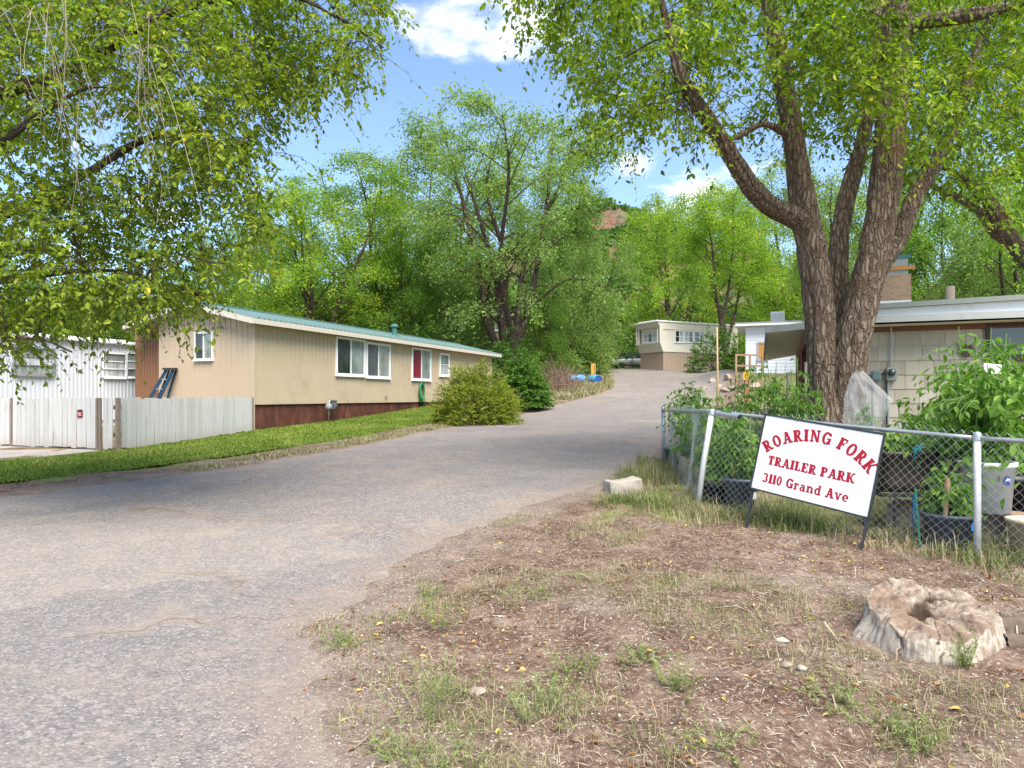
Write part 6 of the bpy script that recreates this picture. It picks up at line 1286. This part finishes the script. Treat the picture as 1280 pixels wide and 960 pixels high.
# big dark tub on a metal stand
def tub():
    c = at(1126, 7.7); zb = CAMZ-(613-HZ)/F*7.7; zt = CAMZ-(563-HZ)/F*7.7; r = thing('dark_tub', 'large brown black plastic tub of soil raised on a stand behind the sign', 'tub', (c.x, c.y, zb)); w, d = .60, .42; nb = NB(); pts = []
    th = np.linspace(0, 2*np.pi, 40, endpoint=False); e = .4; cx, sy = np.sign(np.cos(th))*np.abs(np.cos(th))**e, np.sign(np.sin(th))*np.abs(np.sin(th))**e; V = []
    for k, z in ((.0, zb), (.84, zb), (.95, zb+.1), (1.0, zt-.04), (1.05, zt-.035), (1.05, zt), (.98, zt), (.96, zt-.06), (0, zt-.06)): V.append(np.column_stack([c.x+cx*w/2*k, c.y+sy*d/2*k, np.full(40, z)]))
    i = np.arange(8)[:, None]*40; j = np.arange(40)[None]; j2 = (j+1) % 40; nb.add(np.vstack(V), np.stack([i+j, i+j2, i+40+j2, i+40+j], -1).reshape(-1, 4)); nb.build('shell', plain('weathered_black_plastic', (.055, .042, .032), .55, .35, 4, dirt=(.16, .105, .06)), r, True)
    s = thing('tub_stand', 'metal stand with blue and dark legs carrying the dark tub', 'stand', tuple(c)); M_B = plain('blue_tube', (.02, .14, .34), .4); M_D = M_DARKMETAL
    nb = NB()
    for a, b in (((-.3, -.2), (.3, -.2)), ((-.3, .2), (.3, .2)), ((-.3, -.2), (-.3, .2)), ((.3, -.2), (.3, .2))): nb.bar((c.x+a[0], c.y+a[1], zb-.025), (c.x+b[0], c.y+b[1], zb-.025), .04, .04)
    nb.build('frame', M_D, s)
    for a, b, m in ((-.17, -.2, M_D), (.02, -.22, M_B), (.26, -.16, M_B), (-.28, .2, M_D), (.28, .2, M_D)): nb = NB(); nb.tube([(c.x+a*1.1, c.y+b, c.z), (c.x+a, c.y+b, zb-.02)], .019, 10); nb.build('leg', m, s)
    plant('low_plant', 'low green plants growing in the dark tub', (c.x, c.y, zt-.05), .30, .30, .075, 12, 9, 133)
    nb = NB(); R = rs(2); a = Vector((c.x+.02, c.y-.24, zt+.03)); 
    for q in range(9): e = a+Vector((R.normal(0, .07), R.normal(0, .02), R.normal(.0, .06))); nb.tube(catmull([a, (a+e)/2+Vector((R.normal(0, .02), -.02, R.normal(0, .02))), e], 6), .005, 5)
    tag(nb.build('twine_knot', plain('teal_twine', (.01, .30, .40), .6)), 'knotted teal twine tied at the rim of the dark tub', 'twine')
tub()
def tub2():
    c = at(1186, 7.9); zb = CAMZ-(604-HZ)/F*7.9; zt = CAMZ-(565-HZ)/F*7.9; r = thing('black_tub', 'long black trough between the dark tub and the white bucket', 'tub', (c.x, c.y, zb)); nb = NB(); nb.box((c.x, c.y, (zb+zt)/2), (.56, .36, zt-zb)); bevel(nb.build('shell', M_POTB, r), .03, 3); nb = NB(); nb.box((c.x, c.y, zt+.004), (.60, .40, .03)); bevel(nb.build('rim', M_POTB, r), .01)
    plant('low_plant', 'green plants growing in the long black trough', (c.x, c.y, zt-.02), .45, .36, .09, 10, 9, 134)
tub2()
# plank bench on blocks with the white bucket
def bench():
    a, b = at(1120, 7.95), at(1300, 6.95); zt = CAMZ-(638-HZ)/F*7.2; r = thing('plank_bench', 'rough plank laid over concrete blocks behind the wire fence', 'bench', tuple(a)); nb = NB(); nb.bar((a.x, a.y, zt-.03), (b.x, b.y, zt-.03), .26, .045); bevel(nb.build('plank', plain('rough_plank', (.30, .19, .11), .85, .25, 5), r), .006)
    a2, b2 = a.lerp(b, .62), a.lerp(b, .93)
    for q in (a.lerp(b, .08), a2, b2):
        z0 = gz(q.x, q.y); nb = NB(); nb.box((q.x, q.y, (z0+zt-.055)/2), (.40, .20, zt-.055-z0), Matrix.Rotation(-.5, 3, 'Z')); bevel(nb.build('block', M_PALEROCK, r), .01)
    c = Vector(((1234-640)/F*7.15, 7.15, zt-.004)); k = pot('white_bucket', 'white plastic bucket with a round blue emblem on the plank bench', c, .205, .245, .53, M_WB, .018, True, True)
    nb = NB(); th = np.linspace(0, 2*np.pi, 24, endpoint=False); cc = Vector((c.x+.05, c.y, c.z+.34)); rr = .238
    f = lambda ax, az, d=.004: (c.x+(rr+d)*math.sin((ax+.18)), c.y-(rr+d)*math.cos((ax+.18)), c.z+.35+az)
    for R_, mt, nm, d in ((.046, plain('emblem_blue', (.02, .05, .22), .5), 'emblem', .004),):
        V = [f(R_/rr*math.cos(q), R_*math.sin(q), d) for q in th]+[f(0, 0, d+.001)]; nb.add(V, [[i, (i+1) % 24, 24] for i in range(24)]); nb.build(nm, mt, k)
    nb = NB()
    for P in (((-.03, -.012), (-.005, .022)), ((-.004, .022), (.028, -.018)), ((-.02, .0), (.03, .012))):
        (x0, z0), (x1, z1) = P; nb.strip([f(x0/rr, z0, .008), f(x1/rr, z1, .008)], [f(x0/rr, z0+.012, .008), f(x1/rr, z1+.012, .008)])
    nb.build('emblem_mark', M_WHITE, k)
    plant('tomato_plant', 'huge tomato plant spilling over the white bucket at the right edge', (c.x+.02, c.y+.1, c.z+.45), 1.15, .62, .115, 13, 15, 141, .52, 'garden', .55)
    plant('tomato_plant', 'tall tomato plant behind the white bucket reaching up the wall', at(1225, 8.3, .3), 2.05, .66, .10, 15, 18, 142, .5, 'garden', .5)
    plant('tomato_plant', 'leafy tomato plant right of the mesh bag before the shingle wall', at(1165, 8.8, .2), 1.35, .55, .095, 12, 14, 143, .5, 'garden', .5)
    plant('tomato_plant', 'tomato plant cut by the right edge of the picture', at(1290, 7.9, .3), 1.95, .55, .10, 11, 14, 144, .5, 'garden', .5)
    q = Vector(((1240-640)/F*7.7, 7.7, CAMZ-(461-HZ)/F*7.7)); nb = NB(); nb.box(q, (.20, .02, .11), Matrix.Rotation(.1, 3, 'Y')); tag(bevel(nb.build('plastic_tag', M_WHITE), .004), 'white plastic tag hanging in the tall tomato plant', 'tag')
bench()
q = at(1187, 6.95); r_ = pot('plastic_pot', 'round grey blue pot with a bright blue label by the white fence post', q, .20, .255, .36, M_POTG, .022)
nb = NB(); th = np.linspace(-1.36, -1.0, 8); nb.strip([(q.x+.252*math.cos(a), q.y+.252*math.sin(a), q.z+.22) for a in th], [(q.x+.262*math.cos(a), q.y+.262*math.sin(a), q.z+.30) for a in th]); nb.build('label', plain('label_blue', (.02, .25, .62), .5), r_)
plant('pepper_plant', 'bushy pepper plant in the round grey blue pot', (q.x+.02, q.y, q.z+.32), .48, .30, .085, 9, 11, 151)
nb = NB(); a = Vector((q.x-.13, q.y-.12, q.z+.2)); e = Vector((a.x+.03, a.y, CAMZ-(596-HZ)/F*q.y)); nb.tube([a, a.lerp(e, .5), e], .022, 12); tag(nb.build('wooden_stick', plain('peeled_stick', (.38, .22, .12), .8, .3, 8)), 'short peeled wooden stick standing in the round grey blue pot', 'stick')
nb = NB(); a = at(1150, 6.9); e = W(1144, 611, 6.9); nb.tube([a, e], .012, 8); tag(nb.build('green_stake', plain('green_stake_coat', (.02, .17, .10), .5)), 'thin green stake leaning beside the round grey blue pot', 'stake')
pot('nursery_pot', 'black nursery pot beyond the white bucket at the right edge', Vector(((1282-640)/F*7.35, 7.35, CAMZ-(645-HZ)/F*7.2)), .17, .22, .38, M_POTB)
pot('beige_bucket', 'beige bucket on the ground at the right edge of the picture', at(1287, 6.55), .15, .18, .38, M_BEIGE)

# ------------------------------------------------------------------ grass, weeds and litter
def blades(R, P, h, w, lean=.5, rnd=None):
    n = len(P); az = R.uniform(0, 2*np.pi, n); d = np.column_stack([np.cos(az), np.sin(az), np.zeros(n)]); s = np.column_stack([-np.sin(az), np.cos(az), np.zeros(n)]); h = np.broadcast_to(h, (n,))[:, None]; ln = np.abs(R.normal(0, lean, n))[:, None]*h; w = np.broadcast_to(w, (n,))[:, None]
    m = P+d*ln*.35+[0, 0, 1]*h*.58; t = P+d*ln+[0, 0, 1]*h*np.maximum(.25, 1-.35*ln/h)
    V = np.stack([P-s*w, P+s*w, m+s*w*.7, m-s*w*.7, t], 1).reshape(-1, 3); b = np.arange(n)[:, None]*5
    return V, [b+np.array([[0, 1, 2, 3]]), b+np.array([[3, 2, 4]])], np.repeat(rnd if rnd is not None else R.uniform(size=n), 5)
def grassmat(name, stops):
    t = MT(name); t.b.inputs['Specular IOR Level'].default_value = .2; c = t.ramp(t.attr('rnd'), stops); return t.fin(c, .65)
M_LAWN = grassmat('lawn_green', [(0, (.07, .13, .012)), (.45, (.14, .20, .026)), (.75, (.20, .26, .035)), (1, (.34, .29, .11))])
M_DRY = grassmat('dry_grass', [(0, (.06, .11, .02)), (.42, (.15, .19, .05)), (.62, (.25, .22, .10)), (1, (.40, .33, .21))])
def pts2(R, lo, hi, n):
    A, B = catmull(lo, 200), catmull(hi, 200); a = R.uniform(0, 199, n); i = a.astype(int); f = (a-i)[:, None]; u = np.clip(R.uniform(-.03, 1.02, n)+R.normal(0, .02, n), -.14, 1.03)[:, None]; i2 = np.minimum(i+1, 199); return (A[i]*(1-f)+A[i2]*f)*(1-u)+(B[i]*(1-f)+B[i2]*f)*u
def grass_all():
    R = rs(201); Q = pts2(R, LAWN_LO, LAWN_HI, 150000); Q = Q[(Q[:, 0] > -13)]; n = len(Q); P = np.column_stack([Q, g(Q[:, 0], Q[:, 1])+.012]); pat = vnoise(Q[:, 0]*.8, Q[:, 1]*.8)*.2+fbm(Q[:, 0]*3, Q[:, 1]*3)*.18
    V, Fs, rr = blades(R, P, R.uniform(.03, .075, n), .0035+.0002*Q[:, 1], .7, np.clip(.45+pat+R.normal(0, .2, n), 0, 1)); tag(add_np('lawn_grass', V, Fs, M_LAWN, None, {'rnd': rr}), 'mown bright green grass strip along the fence and tan home', 'grass', kind='stuff')
    # dry verge on the left of the road
    y = R.uniform(4, 33, 16000); x = xL(y)-np.abs(R.normal(.25, .3, 16000)); P = np.column_stack([x, y, g(x, y)]); ok = vnoise(x*1.3, y*1.3, 2) > -.25; P = P[ok]; n = len(P); V, Fs, rr = blades(R, P, R.uniform(.03, .10, n), .006, .9, np.clip(R.normal(.62, .25, n), 0, 1)); tag(add_np('verge_grass', V, Fs, M_DRY, None, {'rnd': rr}), 'thin dry grass along the left edge of the road', 'grass', kind='stuff')
    y = R.uniform(33, 46, 9000); x = xL(y)-np.abs(R.normal(1.2, 1.4, 9000)); P = np.column_stack([x, y, g(x, y)]); n = len(P); V, Fs, rr = blades(R, P, R.uniform(.08, .3, n), .014, .6, np.clip(R.normal(.65, .25, n), 0, 1)); tag(add_np('bank_grass', V, Fs, M_DRY, None, {'rnd': rr}), 'dry grass on the bank round the blue drums', 'grass', kind='stuff')
    # rank grass under and behind the chain link fence
    def fen(a, b, n, sx, off):
        s = R.uniform(-.05, 1.05, n)[:, None]; A, B = np.array(a)[None, :2], np.array(b)[None, :2]; d = unit(B-A); nn = np.column_stack([d[:, 1], -d[:, 0]]); q = A*(1-s)+B*s+nn*(R.normal(off, sx, n))[:, None]; return q
    Q = np.vstack([fen(FA, FD, 15000, .22, -.05), fen(FA, FD, 9000, .8, -1.1), fen(FC, FA, 10000, .25, 0), fen(FC, FA, 4000, .5, -.9), fen(FA+Vector((-1.0, .6, 0)), FA+Vector((.2, -.2, 0)), 5200, .32, 0), fen(FC+Vector((-.6, .4, 0)), FA+Vector((-.6, .2, 0)), 5200, .28, 0)])
    k = vnoise(Q[:, 0]*2.2, Q[:, 1]*2.2, 5)+.4*vnoise(Q[:, 0]*7, Q[:, 1]*7, 5); ok = (k > -.35) & (road_sd(Q[:, 0], Q[:, 1]) < .12) & ((Q[:, 0]-2.72)**2+(Q[:, 1]-4.4)**2 > .4); Q, k = Q[ok], k[ok]; n = len(Q); P = np.column_stack([Q, gh(Q[:, 0], Q[:, 1])-.005])
    V, Fs, rr = blades(R, P, np.clip(.11+.10*k+R.normal(0, .05, n), .03, .5)*R.choice([.5, 1, 1, 1.5], n), .0027, .95, np.clip(.46-.34*vnoise(Q[:, 0]*1.3, Q[:, 1]*1.3, 8)+R.normal(0, .26, n), 0, 1)); tag(add_np('rank_grass', V, Fs, M_DRY, None, {'rnd': rr}), 'rank half dry grass along the foot of the chain link fence', 'grass', kind='stuff')
    # sparse tufts on the bare dirt
    C = np.column_stack([R.uniform(-1.8, 5.5, 2200), R.uniform(2.6, 8.5, 2200)]); C = C[(road_sd(C[:, 0], C[:, 1]) < .0) & (vnoise(C[:, 0]*.9, C[:, 1]*.9, 4)+.5*vnoise(C[:, 0]*3, C[:, 1]*3, 4) > .22) & ((C[:, 0]-2.72)**2+(C[:, 1]-4.4)**2 > .38)]; Q = np.repeat(C, 24, 0)+R.normal(0, .07, (len(C)*24, 2)); n = len(Q); P = np.column_stack([Q, gh(Q[:, 0], Q[:, 1])-.004]); V, Fs, rr = blades(R, P, R.uniform(.02, .11, n)*R.choice([.5, 1, 1], n), .0017, 1.2, np.clip(np.repeat(R.uniform(.3, 1, len(C)), 24)+R.normal(0, .15, n), 0, 1)); tag(add_np('dirt_grass', V, Fs, M_DRY, None, {'rnd': rr}), 'sparse dry and green grass tufts on the bare dirt', 'grass', kind='stuff')
grass_all()
def weeds():
    R = rs(301); k = 0
    for px, py, h, w, lab in ((540, 900, .30, .11, 'tall feathery weed in the middle of the foreground dirt'), (560, 870, .20, .12, 'weed right behind the tall feathery weed'), (672, 905, .19, .15, 'broad bright green weed right of the tall feathery weed'), (690, 880, .14, .13, 'low weed behind the broad bright green weed'), (505, 948, .13, .13, 'low weed at the bottom edge beside the asphalt'), (430, 810, .10, .10, 'small weed at the tip of the dirt where it meets the road'), (552, 790, .22, .09, 'thin weed midway along the road edge'), (575, 960, .12, .12, 'leafy weed at the bottom edge beneath the tall feathery weed'), (842, 865, .14, .09, 'thin weed in the centre of the bare dirt'), (1098, 905, .12, .15, 'low spreading weed below the stump'), (1040, 880, .10, .12, 'low weed left of the spreading weed below the stump'), (1205, 835, .16, .05, 'slender weed in front of the stump face'), (715, 838, .12, .12, 'sparse weed on the gravelly patch of dirt'), (800, 835, .10, .12, 'yellowish low weed among fallen leaves'), (660, 745, .12, .14, 'weed patch near the road edge behind the fallen leaves'), (1150, 930, .10, .14, 'pale weed at the bottom right corner'), (535, 745, .13, .08, 'upright weed at the road edge beyond the dirt tip'), (900, 935, .09, .13, 'low weed at the bottom edge right of centre')):
        p = G(px, py); p.z = float(gh(p.x, p.y)); r = thing('weed', lab, 'weed', tuple(p), 0, 'weeds on the bare dirt'); c = np.array(p); h *= 1.35; ns = 26; q = R.normal(0, 1, (ns, 2)); D = unit(np.column_stack([q*w*.9, R.uniform(.5, 1, ns)*h])); P = c+np.column_stack([q*w*.42, np.zeros(ns)]); L0 = h*R.uniform(.5, 1.1, ns)
        tw, Q, ax, nr = sprays(R, P, D, L0, 16, .03, .06); nb = NB(); twigs_mesh(nb, tw, .0018); nb.build('stem', plain('weed_stem', (.22, .23, .10), .7), r)
        n = len(Q); V, Fq, rr = leaves(Q, ax+[0, 0, .5], nr, .024*R.uniform(.5, 1.3, n), .34, False, .3, np.clip(R.normal(.5, .25, n), 0, 1)); add_np('leaves', V, Fq, LM['weed'], r, {'rnd': rr})
weeds()
def litter():
    R = rs(401)
    def scat(n, x0, x1, y0, y1, pw=1.0, edge=.05, gate=None):
        y = y0+(y1-y0)*R.uniform(0, 1, n)**pw; x = R.uniform(x0, x1, n); ok = (road_sd(x, y) < edge) & ((x-2.72)**2+(y-4.42)**2 > .24)
        if gate is not None: ok &= gate(x, y)
        x, y = x[ok], y[ok]; return np.column_stack([x, y, gh(x, y)])
    # pebbles
    t = MT('mixed_pebbles'); M_PEB = t.fin(t.ramp(t.attr('rnd'), [(0, (.12, .10, .09)), (.3, (.27, .21, .17)), (.6, (.40, .33, .28)), (.88, (.46, .39, .33)), (1, (.60, .55, .48))]), .9, 0, .15)
    V0, F0 = rock_mesh(rs(3), (1, .8, .6), 1)
    def peb(P, smin, smax, name, label):
        n = len(P); s = smin+(smax-smin)*R.uniform(0, 1, n)**3; a = R.uniform(0, 6.3, n); ca, sa = np.cos(a), np.sin(a); X = V0[None]*s[:, None, None]*np.column_stack([R.uniform(.8, 1.3, n), R.uniform(.7, 1.1, n), R.uniform(.6, 1, n)])[:, None]
        V = np.stack([X[..., 0]*ca[:, None]-X[..., 1]*sa[:, None], X[..., 0]*sa[:, None]+X[..., 1]*ca[:, None], X[..., 2]], -1)+P[:, None]+(s*.15)[:, None, None]*np.array([0, 0, 1]); Fq = (np.arange(n)[:, None, None]*len(V0)+F0[None]).reshape(-1, 3)
        tag(add_np(name, V.reshape(-1, 3), Fq, M_PEB, None, {'rnd': np.repeat(R.uniform(size=n), len(V0))}, True), label, 'gravel', kind='stuff')
    P = np.vstack([scat(7000, -1.8, 5.6, 2.4, 8.5, 1.6), scat(5000, -1.8, 5.6, 2.4, 6.5, 1.3, .05, lambda x, y: vnoise(x*1.4, y*1.4, 6) > .15)]); peb(P, .003, .016, 'dirt_gravel', 'loose pinkish gravel scattered over the bare dirt')
    y = 2.3+8*R.uniform(0, 1, 9000)**1.6; x = xR(y)-np.abs(R.normal(0, .5, 9000)); P = np.column_stack([x, y, g(x, y)+.012]); x2 = R.uniform(-6, 1, 2600); y2 = R.uniform(2.3, 9, 2600); ok = road_sd(x2, y2) > .2; P = np.vstack([P, np.column_stack([x2, y2, g(x2, y2)+.012])[ok]]); y3 = 2.3+8*R.uniform(0, 1, 7000)**1.6; x3 = xR(y3)+np.abs(R.normal(0, .32, 7000)); P = np.vstack([P, np.column_stack([x3, y3, gh(x3, y3)])]); peb(P, .002, .008, 'road_gravel', 'loose gravel along the right edge of the worn asphalt')
    # straw and bits of bark
    def sticks(P, l0, l1, w, mat, name, label, stops=None):
        n = len(P); az = R.uniform(0, 6.3, n); l = R.uniform(l0, l1, n)[:, None]; d = np.column_stack([np.cos(az), np.sin(az), R.normal(0, .12, n)]); s = np.column_stack([-np.sin(az), np.cos(az), np.zeros(n)]); P = P+[0, 0, .004]; m = P+d*l*.5+[0, 0, 1]*np.abs(R.normal(0, .12, n))[:, None]*l+s*R.normal(0, .12, n)[:, None]*l; e = P+d*l
        V = np.stack([P-s*w, P+s*w, m+s*w+[0, 0, w], m-s*w, e+s*w*.4, e-s*w*.4], 1).reshape(-1, 3); b = np.arange(n)[:, None]*6; tag(add_np(name, V, np.concatenate([b+[[0, 1, 2, 3]], b+[[3, 2, 4, 5]]]), mat, None, {'rnd': np.repeat(R.uniform(size=n), 6)}), label, 'litter', kind='stuff')
    M_STRAW = grassmat('straw', [(0, (.075, .04, .024)), (.35, (.16, .10, .065)), (.65, (.30, .22, .145)), (1, (.50, .42, .31))])
    sticks(np.vstack([scat(24000, -1.8, 5.6, 2.4, 8.6, 1.4, .02), scat(7000, -1.6, 5.6, 2.5, 8.6, 1.2, .02, lambda x, y: vnoise(x*1.1+4, y*1.1, 1) > .1)]), .02, .09, .0016, M_STRAW, 'straw_litter', 'dry straw and grass stems littering the bare dirt')
    sticks(scat(160, -1.6, 5.4, 2.5, 7.5, 1.4, .3), .12, .34, .004, M_STRAW, 'fallen_twigs', 'fallen twigs lying on the bare dirt')
    # fallen leaves
    P = np.vstack([scat(700, -1.7, 5.4, 2.4, 8, 1.3, .35), scat(2200, -1.7, 5.4, 2.4, 8, 1.3, .02, lambda x, y: vnoise(x*1.6+9, y*1.6, 2) > .22)]); n = len(P); t = MT('fallen_leaf'); M_FL = t.fin(t.ramp(t.attr('rnd'), [(0, (.16, .07, .03)), (.35, (.33, .16, .06)), (.6, (.44, .27, .11)), (.85, (.58, .42, .10)), (1, (.62, .52, .06))]), .8, 0, .2)
    ax = np.column_stack([R.normal(size=(n, 2)), R.normal(0, .2, n)]); nr = R.normal(0, .35, (n, 3))+[0, 0, 1]; V, Fq, rr = leaves(P+[0, 0, .010], ax, nr, R.uniform(.015, .055, n), .5, True, .6, R.uniform(size=n)**1.8); tag(add_np('fallen_leaves', V, Fq, M_FL, None, {'rnd': rr}), 'yellow and brown fallen leaves scattered on the ground', 'leaves', kind='stuff')
litter()
